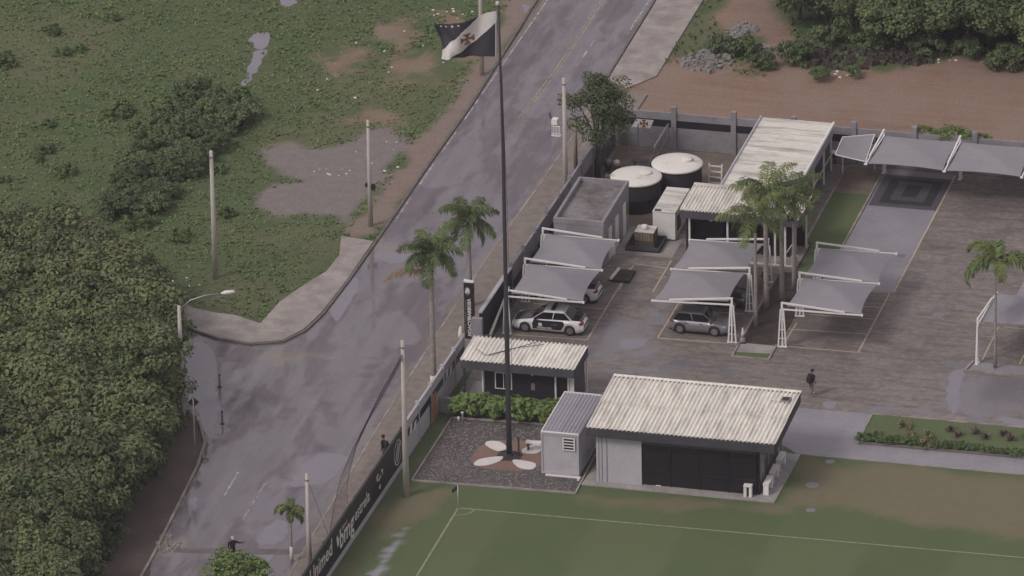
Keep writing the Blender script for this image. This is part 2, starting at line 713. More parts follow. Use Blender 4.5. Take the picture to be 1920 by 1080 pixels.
def gravel_mat():
    h = H('courtyard_gravel')
    n1, n2 = h.noise(.5, 4), h.noise(4.5, 6, ro=.75)
    vo = h.N.new('ShaderNodeTexVoronoi')
    vo.inputs['Scale'].default_value = 7
    h.L.new(h.pos, vo.inputs['Vector'])
    c = h.mix(h.rng(n1, .35, .65), (.115, .096, .092), (.075, .062, .060))
    c = h.mix(h.rng(n2, .48, .66), c, (.21, .185, .178))
    c = h.mul(c, h.rng(vo.outputs['Distance'], 0, .6, 1.2, .75))
    h.out(c, .7, n2, .6, .05)


gravel_mat()


def puddle_mat():
    h = H('water_film')
    n = h.noise(.8, 3)
    c = h.mix(h.rng(n, .3, .7), (.165, .152, .180), (.195, .178, .205))  # pale lilac base: the sky's reflection partly painted into the water colour
    h.b.inputs['Specular IOR Level'].default_value = 1.0
    h.out(c, .05)


puddle_mat()


# ================================================================== SETTING
def np_noise(X, Y, s, o):
    return np.array([fbm(x, y, s, o) for x, y in zip(X.ravel(), Y.ravel())]).reshape(X.shape)


def sm(a, lo, hi):
    t = np.clip((a - lo) / (hi - lo), 0, 1)
    return t * t * (3 - 2 * t)


def grid_mesh(name, XS, YS, Z, maskfn, m, skip=None, xmap=None):
    """sheet with a vertex mask (bare soil, wear, water film, painted canopy shade and sheen)"""
    X, Y = np.meshgrid(XS, YS)
    if xmap is not None:
        X = xmap(X, Y)
    ny, nx = X.shape
    me = bpy.data.meshes.new(name)
    Zv = Z(X, Y) if callable(Z) else np.full(X.shape, Z)
    co = np.stack([X.ravel(), Y.ravel(), Zv.ravel()], 1)
    i = np.arange(ny * nx).reshape(ny, nx)
    fs = np.stack([i[:-1, :-1].ravel(), i[:-1, 1:].ravel(), i[1:, 1:].ravel(), i[1:, :-1].ravel()], 1)
    me.from_pydata(co.tolist(), [], fs.tolist())
    at = me.color_attributes.new('mask', 'FLOAT_COLOR', 'POINT')
    r, g, b = maskfn(X, Y)
    buf = np.ones((ny * nx, 4), np.float32)
    for k, a in enumerate((r, g, b)):
        buf[:, k] = np.clip(a, 0, 1).ravel()
    at.data.foreach_set('color', buf.ravel())
    me.materials.append(MATS[m])
    me.update()
    o = bpy.data.objects.new(name, me)
    COL.objects.link(o)
    tag(o, kind='structure')
    return o


DIRT = [GP([(1140, 175), (1225, 120), (1300, 120), (1420, 150), (1480, 118), (1560, 128), (1700, 128), (1800, 105), (2200, 80), (2400, 330), (1150, 222)]),
        GP([(1330, 20), (1400, -40), (1440, -40), (1470, 30), (1480, 90), (1490, 125), (1440, 120), (1420, 70), (1360, 50)]),
        GP([(1270, 110), (1370, 105), (1420, 130), (1380, 145), (1280, 150)]),
        ell(650, 110, 45, 26), ell(790, 125, 70, 38), ell(740, 62, 45, 24), ell(855, 80, 40, 50), ell(545, 270, 40, 16), ell(700, 215, 40, 18),
        GP([(330, 775), (365, 785), (390, 850), (345, 940), (285, 1050), (255, 1180), (120, 1180), (215, 1000), (285, 900), (315, 840)]),
        GP([(970, -60), (1010, -60), (1020, -10), (930, 130), (880, 210), (810, 310), (740, 400), (700, 440), (640, 440), (720, 350), (770, 270), (850, 190), (895, 110), (945, 20)])]
GREY = [GP([(420 + a / 3.485, 150 + b / 3.485) for a, b in ((240, 460), (420, 400), (560, 445), (700, 440), (830, 400), (930, 335), (1000, 300), (1130, 360),
        (1200, 420), (1010, 680), (880, 850), (800, 950), (730, 890), (600, 880), (330, 890), (180, 820), (250, 740), (350, 672), (500, 665), (350, 630), (260, 540))])]
STRIP = DIRT.pop()
DIRT.pop()
DRY = [ell(560, 440, 110, 40), ell(620, 260, 120, 50), ell(880, 110, 60, 70), ell(1330, 70, 80, 50), ell(100, 90, 130, 70), ell(420, 560, 160, 40), ell(720, 160, 150, 60)]


def ground_mask(X, Y):
    near = (np.abs(X) < 60) & (Y > -70) & (Y < 85)
    d = np.zeros(X.shape)
    g = np.zeros(X.shape)
    y = np.zeros(X.shape)
    n1 = np.where(near, np_noise(X, Y, .32, 3.0), 0)
    n2 = np.where(near, np_noise(X, Y, 1.1, 7.0), 0)
    w_ = n1 * 1.8 + n2 * 1.0
    for k, pl in enumerate(DIRT):
        d = np.maximum(d, sm(np_sd(X, Y, pl) + w_, -.5, .6) if k < 3 else sm(np_sd(X, Y, pl) + w_ * 2.4, -.6, 1.3) * .8)
    for pl in GREY:
        g = np.maximum(g, sm(np_sd(X, Y, pl) + w_ * .5, -.3, .4))
    st = sm(np_sd(X, Y, STRIP) + w_ * .7, -.3, .5)
    d = np.maximum(d, st)
    g = np.maximum(g, st * .45)
    for pl in DRY:
        y = np.maximum(y, sm(np_sd(X, Y, pl) + w_ * 2.2, -1.5, 2.0) * .8)
    y = np.maximum(y, sm(n1, .05, .5) * .6)
    return d, g, y


outer = [120, 260, 600, 1500]
gx = np.array([-v for v in reversed(outer)] + list(np.arange(-52, 60.01, .4)) + outer, float)
gy = np.array([-v for v in reversed(outer)] + list(np.arange(-62, 80.01, .5)) + outer, float)
ground = grid_mesh('ground', gx, gy, 0.0, ground_mask, 'ground_cover')

# ---- road: main street with a side street opening to the left
cor = [tuple(P(u, v)[:2]) for u, v in ((600, 590), (572, 618), (535, 637))]
lowc = [tuple(P(u, v)[:2]) for u, v in ((375, 790), (386, 832), (372, 875), (350, 920), (318, 985), (285, 1050), (262, 1090))]
LE = [(150, -9.6), (48, -9.9), (7, -10.25)] + [(y, x) for x, y in cor] + [(-11.6, -13.2), (-12.0, -15.2), (-12.25, -60.0), (-21.0, -60.0), (-21.6, -15.6), (-22.3, -14.1)] + \
     [(y, x) for x, y in lowc] + [(-60, -9.9), (-150, -7)]
LE.sort()
ley, lex = np.array([a for a, b in LE]), np.array([b for a, b in LE])
REp = [(150, -2.0), (48, -2.45), (21, -2.1), (10, -2.5), (.6, -2.75), (-24, -2.75), (-42, -2.4), (-60, -2.2), (-150, 0)]
REp.sort()
rey, rex = np.array([a for a, b in REp]), np.array([b for a, b in REp])
WETP = [ell(370, 700, 62, 60), ell(395, 790, 32, 30), ell(600, 880, 60, 26), ell(650, 700, 34, 80), ell(520, 1000, 46, 20), ell(515, 1030, 30, 12), ell(820, 330, 60, 24),
        ell(690, 500, 40, 60), ell(790, 480, 60, 14), ell(480, 950, 60, 30), ell(610, 880, 70, 40), ell(1000, 190, 36, 30), ell(740, 620, 40, 40), ell(650, 820, 60, 22), ell(560, 760, 30, 30), GP([(700, 760), (735, 745), (660, 850), (600, 950), (540, 1060), (500, 1060), (560, 940), (620, 850)]), ell(520, 900, 40, 14), ell(420, 960, 40, 22), ell(700, 640, 30, 50)]


SILT = [GP(p) for p in ([(700, 462), (730, 455), (780, 460), (800, 468), (760, 474), (715, 472)], [(480, 662), (520, 655), (575, 648), (580, 662), (560, 682), (520, 690), (495, 676)],
                        [(435, 742), (460, 742), (480, 752), (455, 760)], [(470, 780), (488, 790), (504, 803), (480, 803)], [(380, 800), (394, 815), (394, 850), (380, 878), (366, 884), (382, 830)],
                        [(300, 1005), (330, 995), (350, 1012), (320, 1045), (285, 1055)])]


def road_mask(X, Y):
    near = (np.abs(X) < 60) & (Y > -70) & (Y < 85)
    n1 = np.where(near, np_noise(X, Y, .55, 21.0), 0)
    n2 = np.where(near, np_noise(X, Y, 1.9, 31.0), 0)
    wv = np.zeros(X.shape)
    for pl in WETP:
        wv = np.maximum(wv, sm(np_sd(X, Y, pl) + n1 * 1.6 + n2 * .7, -.15, .35))
    silt = np.zeros(X.shape)
    for pl in SILT:
        silt = np.maximum(silt, sm(np_sd(X, Y, pl) + n1 * 1.0 + n2 * .9, -.1, .5))
    edge = np.minimum(X - np.interp(Y, ley, lex), np.interp(Y, rey, rex) - X)
    lane = np.maximum(sm(-edge + n1 * .7 + n2 * .4, -.6, .1) * .75, silt)
    return wv, lane, np.zeros(X.shape)


ys = np.concatenate([np.arange(-150, -62, 8), np.arange(-62, -5, .25), np.arange(-5, 75, .5), np.arange(75, 150, 10)])
ss = np.linspace(0, 1, 61)
road = grid_mesh('road', ss, ys, 0.004, road_mask, 'asphalt_wet',
                 xmap=lambda X, Y: np.interp(Y, ley, lex) * (1 - X) + np.interp(Y, rey, rex) * X)

def sheet(name, pts, z, m, jit=0.0, n=1, seed=1, kind='structure', parent=None):
    pl = smoothpoly(pts, n, jit, seed) if n > 1 else pts
    bm_ = bmesh.new()
    vs = [bm_.verts.new((x, y, z)) for x, y in pl]
    bm_.faces.new(vs)
    bmesh.ops.triangulate(bm_, faces=bm_.faces[:])
    for f_ in bm_.faces:
        f_.normal_update()
        if f_.normal.z < 0:
            f_.normal_flip()
    me = bpy.data.meshes.new(name)
    bm_.to_mesh(me)
    bm_.free()
    me.materials.append(MATS[m])
    o = bpy.data.objects.new(name, me)
    COL.objects.link(o)
    if parent:
        o.parent = parent
    elif kind:
        tag(o, kind=kind)
    return o


sheet('road', GP([(280, 590), (365, 619), (410, 634), (470, 645), (535, 641), (535, 668), (300, 668), (240, 640)]), .002, 'asphalt_wet')
# puddle water on the road and yard
for k, (pts, z) in enumerate([
        ([(352, 655), (372, 642), (398, 660), (408, 690), (402, 725), (412, 755), (400, 800), (385, 815), (368, 780), (352, 745), (342, 700)], .008),
        ([(570, 870), (600, 852), (648, 858), (640, 880), (610, 905), (570, 912), (548, 905)], .008),
        ([(488, 1005), (505, 985), (530, 975), (536, 1000), (525, 1015), (490, 1018)], .008),
        ([(470, 1035), (500, 1028), (515, 1038), (490, 1060), (465, 1058)], .008),
        ([(700, 475), (745, 472), (790, 478), (770, 492), (715, 490)], .008),
        ([(620, 570), (650, 525), (672, 525), (660, 560), (630, 600)], .008),
        ([(318, 1000), (345, 950), (368, 930), (362, 960), (330, 1010)], .008),
        ([(470, 72), (490, 62), (508, 68), (500, 84), (488, 92), (476, 88)], .006),
        ([(478, 98), (496, 95), (490, 115), (476, 140), (462, 155), (460, 140), (470, 118)], .006),
        ([(455, 150), (460, 150), (457, 182), (448, 185)], .006),
        ([(525, 0), (545, -4), (556, 4), (540, 13)], .006),
        ([(978, 12), (996, 10), (1000, 20), (984, 27)], .006),
        ([(1778, 708), (1800, 690), (1832, 685), (1806, 705), (1800, 740), (1790, 775), (1775, 760)], .009),
        ([(1860, 782), (1920, 788), (1990, 795), (1990, 806), (1900, 796)], .009),
        ([(1160, 640), (1190, 636), (1215, 640), (1200, 652), (1170, 655)], .009),
        ([(1543, 757), (1558, 752), (1572, 758), (1560, 766), (1546, 764)], .009)]):
    o = MB()
    pl = [(x + .28 * nz(x, y, 1.3, k) + .1 * nz(x, y, 4, k), y + .4 * nz(x, y, 1.1, k + 50) + .12 * nz(x, y, 4, k + 9)) for x, y in smoothpoly(GP(pts), 8, .0, k)]
    o.add([(x, y, z) for x, y in pl], [tuple(range(len(pl)))])
    ob = o.build('puddle', 'water_film')
    bm_ = bmesh.new()
    bm_.from_mesh(ob.data)
    bmesh.ops.triangulate(bm_, faces=bm_.faces[:])
    bmesh.ops.recalc_face_normals(bm_, faces=bm_.faces[:])
    for f_ in bm_.faces:
        if f_.normal.z < 0:
            f_.normal_flip()
    bm_.to_mesh(ob.data)
    bm_.free()
    tag(ob, kind='structure')


# pavements with kerbs
left_out = [P(u, v, .1)[:2] for u, v in ((640, 442), (636, 478), (612, 508), (565, 537), (525, 565), (488, 606), (440, 590), (405, 586), (362, 577), (330, 560))]
left_in = [P(u, v, .1)[:2] for u, v in ((330, 606), (365, 617), (410, 632), (470, 642), (530, 637), (570, 616), (602, 586), (652, 522), (700, 452))]
pv = struct('pavement', MB().prism([tuple(p) for p in left_out + left_in], 0.0, .10), 'conc_pale')
kb = MB()
kin = [(x, y) for x, y in [tuple(P(u, v, .1)[:2]) for u, v in ((300, 597), (365, 619), (410, 634), (470, 645), (530, 640), (572, 619), (605, 588), (654, 524), (720, 430), (800, 312), (880, 200), (960, 73), (1030, -40))]]
for a, b in zip(kin[:-1], kin[1:]):
    kb.beam((a[0], a[1], .055), (b[0], b[1], .055), .16, .12)
struct('kerb', kb, 'kerb_dark')
kb = MB()
for a, b in zip(lowc[:-1], lowc[1:]):
    kb.beam((a[0] - .05, a[1], .055), (b[0] - .05, b[1], .055), .16, .12)
struct('kerb', kb, 'kerb')
WX = lambda y: .56 + .0165 * y          # the street wall is a straight line
ypv = [-70, -45, -30, -20, -8, 5, 15, 24, 32]
struct('pavement', MB().prism([(np.interp(y, rey, rex), y) for y in ypv] + [(WX(y) - .12, y) for y in reversed(ypv)], 0.0, .09), 'sediment')
kb = MB()
for a, b in zip(ypv[:-1], ypv[1:]):
    kb.beam((np.interp(a, rey, rex), a, .05), (np.interp(b, rey, rex), b, .05), .14, .11)
struct('kerb', kb, 'kerb')
struct('pavement', MB().prism([(-2.2, 34.0), (-2.3, 48), (-2.2, 110), (.9, 110), (.75, 48), (.8, 35.2), (-.6, 32.8)], 0.0, .08), 'conc_pale')
kb = MB().beam((-2.35, 33, .05), (-2.45, 48, .05), .14, .10).beam((-2.45, 48, .05), (-2.3, 110, .05), .14, .10)
struct('kerb', kb, 'kerb_dark')


def strip(name, pts, wd, z, m, dash=None):
    mb = MB()
    for (a, b) in zip(pts[:-1], pts[1:]):
        a, b = Vector((a[0], a[1], z)), Vector((b[0], b[1], z))
        L = (b - a).length
        d = (b - a).normalized()
        nrm = Vector((-d.y, d.x, 0)) * wd / 2
        segs = [(0, L)] if not dash else [(t, min(t + dash[0], L)) for t in np.arange(0, L, dash[0] + dash[1])]
        for t0, t1 in segs:
            mb.add([a + d * t0 - nrm, a + d * t1 - nrm, a + d * t1 + nrm, a + d * t0 + nrm], [(0, 1, 2, 3)])
    return struct(name, mb, m)


for off in (-.11, .11):
    strip('road_marking', [(P(1130, 0)[0] + off, 48.5), (P(1045, 130)[0] + off, P(1045, 130)[1]), (P(975, 222)[0] + off, P(975, 222)[1])], .10, .009, 'line_yellow')
strip('road_marking', [(-9.55, 60), (-9.6, 44), (-9.75, 30)], .10, .009, 'line_white')
strip('road_marking', [(-9.75, 29), (-9.85, 18), (-9.9, 8)], .10, .009, 'line_white', (3.4, 2.2))
strip('road_marking', [(-2.75, 60), (-2.85, 42)], .10, .009, 'line_white')
strip('road_marking', [tuple(P(1115, 75)[:2]), tuple(P(1080, 126)[:2])], .10, .009, 'line_white', (1.2, .8))
strip('road_marking', [tuple(P(447, 885)[:2]), tuple(P(420, 930)[:2])], .14, .009, 'line_white')
strip('road_marking', [tuple(P(498, 905)[:2]), tuple(P(455, 975)[:2])], .08, .009, 'line_white', (1.4, .5))
strip('road_marking', [tuple(P(u, v)[:2]) for u, v in ((964, 310), (972, 317), (984, 322), (997, 323))], .05, .012, 'kerb_dark')
# worn trench line across the street near the bottom
sheet('road_patch', GP([(330, 1028), (570, 1028), (640, 1000), (650, 1010), (560, 1038), (330, 1036)]), .011, 'kerb_dark', .04, 5, 3)

sheet('dirt_path', GP([(328, 772), (362, 783), (384, 815), (386, 850), (345, 935), (290, 1040), (255, 1130), (120, 1130), (205, 1000), (275, 900), (312, 840)]), .010, 'path_brown', .10, 6, 4)
# ---- the yard
YARD_WET = [ell(1160, 640, 70, 50), ell(1240, 600, 40, 60), ell(1850, 740, 110, 60), ell(1770, 770, 160, 14), ell(1390, 690, 30, 8), ell(1250, 690, 120, 16)]


def yard_mask(X, Y):
    n1 = np_noise(X, Y, .6, 41.0)
    n2 = np_noise(X, Y, 1.8, 51.0)
    wv = np.zeros(X.shape)
    for pl in YARD_WET:
        wv = np.maximum(wv, sm(np_sd(X, Y, pl) * .8 + n1 * 3.4 + n2 * 1.6, -.2, 1.3) * .9)
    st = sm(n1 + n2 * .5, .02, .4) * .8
    for x0, x1, y0, y1 in ((10.4, 15.2, -5, 4.3), (18.6, 23, -4.8, 4.2), (1.6, 6, -6.2, 3.2), (24.3, 40, 17.5, 23)):  # canopy footprints: their shade painted into the paving as a darker tone
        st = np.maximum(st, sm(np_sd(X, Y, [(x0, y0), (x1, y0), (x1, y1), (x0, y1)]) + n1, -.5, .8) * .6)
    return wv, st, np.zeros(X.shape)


def yard_x(X, Y):
    return X


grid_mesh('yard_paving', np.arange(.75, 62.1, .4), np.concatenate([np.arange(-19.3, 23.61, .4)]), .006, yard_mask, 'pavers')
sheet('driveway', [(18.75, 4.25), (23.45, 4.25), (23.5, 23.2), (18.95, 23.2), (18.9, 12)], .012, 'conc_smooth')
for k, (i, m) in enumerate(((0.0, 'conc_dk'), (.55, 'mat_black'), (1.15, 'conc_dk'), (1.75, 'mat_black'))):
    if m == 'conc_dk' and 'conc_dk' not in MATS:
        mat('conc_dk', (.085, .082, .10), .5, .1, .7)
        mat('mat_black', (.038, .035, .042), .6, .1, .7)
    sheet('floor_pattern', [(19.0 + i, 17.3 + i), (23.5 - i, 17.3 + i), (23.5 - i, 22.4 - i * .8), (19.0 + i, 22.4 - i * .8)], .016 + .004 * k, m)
sheet('lawn', [(16.6, 4.6), (18.7, 4.6), (18.8, 12), (18.85, 20.0), (16.2, 20.0), (16.2, 11.2)], .012, 'pitch_lawn') if 'pitch_lawn' in MATS else None
mat('lawn_green', (.078, .118, .042), .9, .12, .8, col2=(.10, .118, .056), bump=.2)
sheet('lawn', [(16.8, 4.6), (18.7, 4.6), (18.8, 12), (18.85, 18.9), (16.4, 18.9), (16.4, 10.7), (16.8, 10.6)], .011, 'lawn_green')
sheet('bare_earth', [(16.4, 18.9), (18.85, 18.9), (18.9, 23.2), (16.4, 23.2)], .011, 'earth_brown', 0)
struct('kerb', MB().box(18.72, 18.86, 4.6, 22.0, .0, .07), 'kerb')
struct('kerb', MB().box(16.26, 16.38, 10.8, 20.0, .0, .09), 'kerb')
# painted bay lines
for p in ([(23.45, 23.0), (23.45, 4.3)], [(23.22, 4.1), (23.2, -5.0)], [(23.2, -5.0), (18.5, -5.0)], [(18.3, -2.5), (23.2, -2.2)], [(18.3, -.1), (23.2, .1)], [(18.6, 1.7), (23.2, 1.9)],
          [(20.3, 4.1), (23.2, 4.1)], [(18.45, -5), (18.55, -1.5)],
          [(10.75, 4.2), (10.68, -5.5)], [(10.7, -5.5), (15.1, -5.35)], [(10.9, -3.3), (15.1, -3.2)], [(10.9, -1), (15.1, -.9)],
          [(15.72, -4.6), (15.72, 3.5)], [(6.5, -6.7), (6.5, 4.6)], [(1.9, -6.85), (6.5, -6.7)], [(1.9, -4.4), (6.5, -4.3)], [(1.9, -2.0), (6.5, -1.9)],
          [(30.85, -4.6), (30.85, .6)], [(33.2, -4.6), (33.2, .6)], [(31.2, .6), (40, .6)], [(35.6, -4.6), (35.6, .6)],
          [(8.75, 6.2), (8.75, 1.2)], [(6.6, 5.2), (8.7, 5.0)], [(6.6, 5.0), (6.6, 1.2)], [(33.0, 5.2), (33.0, 9.0)]):
    strip('bay_line', p, .10, .017, 'line_bay')
# planted island with the tall palms
struct('kerb', MB().box(15.72, 15.84, -7.2, -4.9, .0, .1).box(15.72, 18.1, -7.3, -7.18, 0, .1).box(18.02, 18.14, -7.18, -5.0, 0, .1), 'kerb')
sheet('concrete_pad', [(15.85, -6.5), (18.0, -6.3), (18.0, -5.1), (15.85, -5.1)], .020, 'conc')
sheet('planting_bed', [(15.85, -7.1), (18.0, -7.1), (18.0, -6.3), (15.85, -6.5)], .020, 'lawn_green')
sheet('planting_bed', [(15.85, -5.1), (18.2, -5.1), (18.3, 4.4), (16.7, 5.9), (15.85, 5.9)], .020, 'dark_soil')
# kerbed strip at the far right
struct('kerb', MB().box(30.2, 62, -6.35, -6.2, 0, .12).prism([(30.05, -6.3), (30.2, -6.3), (30.45, -4.9), (30.3, -4.9)], 0, .12), 'kerb')
sheet('concrete_pad', [(30.2, -6.2), (62, -6.2), (62, -4.9), (30.45, -4.9)], .020, 'conc_smooth')
sheet('concrete_pad', [(31.0, 4.6), (32.6, 4.6), (32.6, 9.5), (31.0, 9.5)], .020, 'conc_smooth')
sheet('bare_earth', [(1.2, 10.9), (10.6, 10.9), (10.6, 23.3), (1.2, 23.3)], .011, 'earth_brown')
sheet('concrete_pad', [(5.0, 6.6), (8.7, 6.6), (8.7, 10.4), (5.0, 10.4)], .014, 'conc')
# walkway, planted strip, gravel court
sheet('walkway', [(21.2, -13.6), (25.95, -13.62), (25.95, -17.95), (62, -17.7), (62, -20.0), (22.7, -20.0), (21.2, -18.6)], .012, 'conc_smooth')
struct('kerb', MB().box(22.7, 62, -20.12, -20.0, 0, .03), 'kerb')
struct('kerb', MB().box(25.95, 62, -13.7, -13.58, 0, .10), 'kerb')
struct('kerb', MB().box(25.9, 26.02, -17.95, -13.7, 0, .08), 'kerb')
struct('kerb', MB().box(26.02, 62, -17.9, -17.78, 0, .12), 'kerb_dark')
sheet('planted_strip', [(26.02, -17.78), (62, -17.78), (62, -13.7), (26.02, -13.7)], .030, 'lawn_green')
sheet('gravel_court', [(1.2, -28.55), (11.1, -28.2), (11.0, -24.5), (10.9, -19.3), (1.3, -19.5)], .012, 'courtyard_gravel')
for a, b in (((1.2, -28.6), (1.28, -19.5)), ((1.2, -28.6), (11.15, -28.25)), ((11.15, -28.25), (11.0, -20.2)), ((1.28, -19.5), (8.4, -19.15))):
    struct('kerb', MB().beam((a[0], a[1], .05), (b[0], b[1], .05), .10, .12), 'conc_pale')
sheet('cross_ground', [(4.25, -25.7), (7.9, -25.5), (7.75, -22.0), (4.3, -22.3)], .016, 'red_soil', .04, 4, 2)
for k, pts in enumerate(([(911, 834), (915, 827), (937.5, 828), (951, 840), (933, 845)], [(889, 871), (896, 862), (919, 857), (943, 856), (935, 865), (912.5, 872)],
                         [(962, 862), (980.5, 863), (1004, 869), (999, 879), (976, 877), (964, 869)], [(979, 842.5), (994, 835.5), (1008, 828), (1017, 827), (1012, 847), (983, 849.5)])):
    mb = MB().prism(smoothpoly(GP(pts, .05), 4), .0165, .05)
    struct('cross_petal', mb, 'print_white')
sheet('bare_earth', [(6.0 + .75 * math.cos(t), -23.96 + .75 * math.sin(t)) for t in np.linspace(0, 6.1, 16)], .020, 'dark_soil', .08, 2, 5)

# ---- football pitch
WORN = [GP([(1480, 860), (1920, 895), (2100, 900), (2100, 1030), (1900, 1012), (1740, 985), (1600, 965), (1480, 940)]),
        GP([(640, 1060), (700, 970), (770, 915), (860, 915), (830, 950), (770, 985), (710, 1010), (660, 1080), (600, 1180), (560, 1180)]),
        GP([(1060, 925), (1480, 945), (1480, 962), (1100, 945)]), GP([(770, 880), (820, 800), (835, 800), (790, 890)])]
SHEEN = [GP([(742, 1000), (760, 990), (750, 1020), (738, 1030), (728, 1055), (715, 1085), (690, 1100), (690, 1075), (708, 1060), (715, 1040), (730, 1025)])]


def pitch_mask(X, Y):
    n1 = np_noise(X, Y, .35, 61.0)
    n2 = np_noise(X, Y, 1.5, 71.0)
    wo = np.zeros(X.shape)
    for pl in WORN:
        wo = np.maximum(wo, sm(np_sd(X, Y, pl) + n1 * 1.8 + n2 * .7, -1.3, 1.2) * .85)
    wo = np.maximum(wo, sm(n1, .12, .5) * .35)
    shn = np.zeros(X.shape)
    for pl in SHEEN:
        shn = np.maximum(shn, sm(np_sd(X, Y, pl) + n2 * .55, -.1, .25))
    on = (X > 5) & (Y < -31.6)
    per = np.sin((X - 2.4) * math.pi / 5.4 + n1 * .25)
    st = sm(per, -.25, .25) * np.where(on, 1.0, .4)
    return wo, shn, st


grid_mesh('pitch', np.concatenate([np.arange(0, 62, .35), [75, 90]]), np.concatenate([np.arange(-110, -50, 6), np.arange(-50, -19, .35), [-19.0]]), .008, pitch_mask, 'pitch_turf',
          xmap=lambda X, Y: WX(Y) + .12 + X)
strip('pitch_line', [(4.85, -31.6), (62, -30.8)], .12, .016, 'turf_line')
strip('pitch_line', [(4.85, -31.6), (4.75, -95)], .12, .016, 'turf_line')
strip('pitch_line', [(4.85 + math.cos(t) * 1.0, -31.6 + math.sin(t) * 1.0) for t in np.linspace(0, -math.pi / 2, 9)], .10, .020, 'turf_line')
for u, v, r in ((1523, 910, .42), (1520, 957, .3), (1556, 866, .3)):
    c = P(u, v)
    struct('drain_cover', MB().lathe([(r, .008), (r, .02)], (c.x, c.y), 14), 'manhole')
for u, v, r in ((1745, 515, .35), (1760, 590, .4), (1802, 576, .4), (1690, 480, .3), (1706, 707, .3), (1702, 748, .28), (1395, 690, .25)):
    c = P(u, v)
    struct('drain_cover', MB().lathe([(r, .006), (r, .018), (r * .8, .018), (r * .8, .014)], (c.x, c.y), 14), 'manhole')


# ================================================================== WALLS
def wall_piece(mb, y0, y1, z0, z1, off=0.0, th=.14):
    mb.prism([(WX(y0) - th, y0), (WX(y0) + off, y0), (WX(y1) + off, y1), (WX(y1) - th, y1)], z0, z1)
    return mb


def cross_pattee(mb, org, ax, ay, r, off=.02):
    org, ax, ay = Vector(org), Vector(ax).normalized(), Vector(ay).normalized()
    n = ax.cross(ay)
    for k in range(4):
        t = k * math.pi / 2
        d = ax * math.cos(t) + ay * math.sin(t)
        e = ax * -math.sin(t) + ay * math.cos(t)
        pts = [org + d * r * .06 - e * r * .14, org + d * r * .55 - e * r * .26, org + d * r - e * r * .60, org + d * r * .92, org + d * r + e * r * .60, org + d * r * .55 + e * r * .26, org + d * r * .06 + e * r * .14]
        mb.add([p + n * off for p in pts], [tuple(range(7))])


# black advertising boards along the pitch
AD = thing('advertising_wall', 'long low black advertising wall beside the pitch with white sponsor lettering', 'wall', (WX(-40), -40, 0))
ys_ = list(np.arange(-68, -26.3, 3.2)) + [-26.2]
for a, b in zip(ys_[:-1], ys_[1:]):
    wall_piece(MB(), a + .008, b - .008, .30, 2.4).build('board', 'black_panel', AD)
wall_piece(MB(), -68, -26.2, 0, .30, .05, .19).build('base_beam', 'wall_light', AD)
for a in ys_[::2]:
    MB().box(WX(a) - .24, WX(a) - .141, a - .05, a + .05, 0.0, 2.35).build('post', 'steel_dark', AD)


def wall_dir():
    d = Vector((.0165, 1, 0)).normalized()
    return d


def on_wall(u, v):
    return PX(u, v, WX(-60), WX(20), -60, 20)


def letters(txt, u, v, size, parent, m='print_white', bold=.0, name='lettering', stretch=1.0):
    mb = MB()
    text_on(mb, txt, on_wall(u, v), wall_dir(), (0, 0, 1), size, .006, bold)
    return mb.build(name, m, parent)


letters('Unimed', 602, 1056, 1.45, AD, bold=.02)
letters('bmg', 650, 995, 1.75, AD, bold=.03)
letters('banco', 646, 983, .48, AD)
letters('estrela', 679, 948, 1.15, AD, bold=.015)


def poly_on_wall(pts, parent, m, name, off=.008):
    mb = MB()
    vs = [on_wall(u, v) + Vector((off, 0, 0)) for u, v in pts]
    mb.add(vs, [tuple(range(len(vs)))])
    return mb.build(name, m, parent)


poly_on_wall([(630.5, 1010), (632.5, 1003), (634, 1008), (636, 1010), (635, 1022), (633, 1027), (632, 1020)], AD, 'print_white', 'logo_mark')
for pts in ([(714, 879.5), (718, 879.5), (717.5, 886), (716.5, 892), (715.5, 886)], [(708.5, 888), (710, 889), (708, 896), (708, 903), (706.5, 903), (705.3, 896)],
            [(713.5, 890), (714.5, 892), (710.5, 902), (708.8, 903), (709.5, 899)], [(713.5, 906), (713.8, 912), (711.8, 918), (709.8, 914)]):
    poly_on_wall(pts, AD, 'print_white', 'logo_mark')
oc, = (on_wall(745.6, 848),)


def oval(parent, c, rx, rz, m, off, name='emblem', k0=0, k1=24):
    mb = MB()
    d = wall_dir()
    vs = [c + d * rx * math.cos(2 * math.pi * k / 24) + Vector((off, 0, rz * math.sin(2 * math.pi * k / 24))) for k in range(24)]
    mb.add(vs, [tuple(range(24))])
    return mb.build(name, m, parent)


e1 = oval(AD, oc, .78, .80, 'print_white', .008)
oval(AD, oc, .70, .72, 'black_panel', .012)
mb = MB()
d_ = wall_dir()
for (a, b) in (((-.5, -.45), (.1, .55)), ((-.15, -.55), (.5, .5)), ((.15, .1), (.55, .35))):
    q = [(a[0] - .09, a[1]), (a[0] + .12, a[1]), (b[0] + .12, b[1]), (b[0] - .09, b[1])]
    mb.add([oc + d_ * s + Vector((.016, 0, t)) for s, t in q], [(0, 1, 2, 3)])
mb.build('emblem_sail', 'print_white', AD)

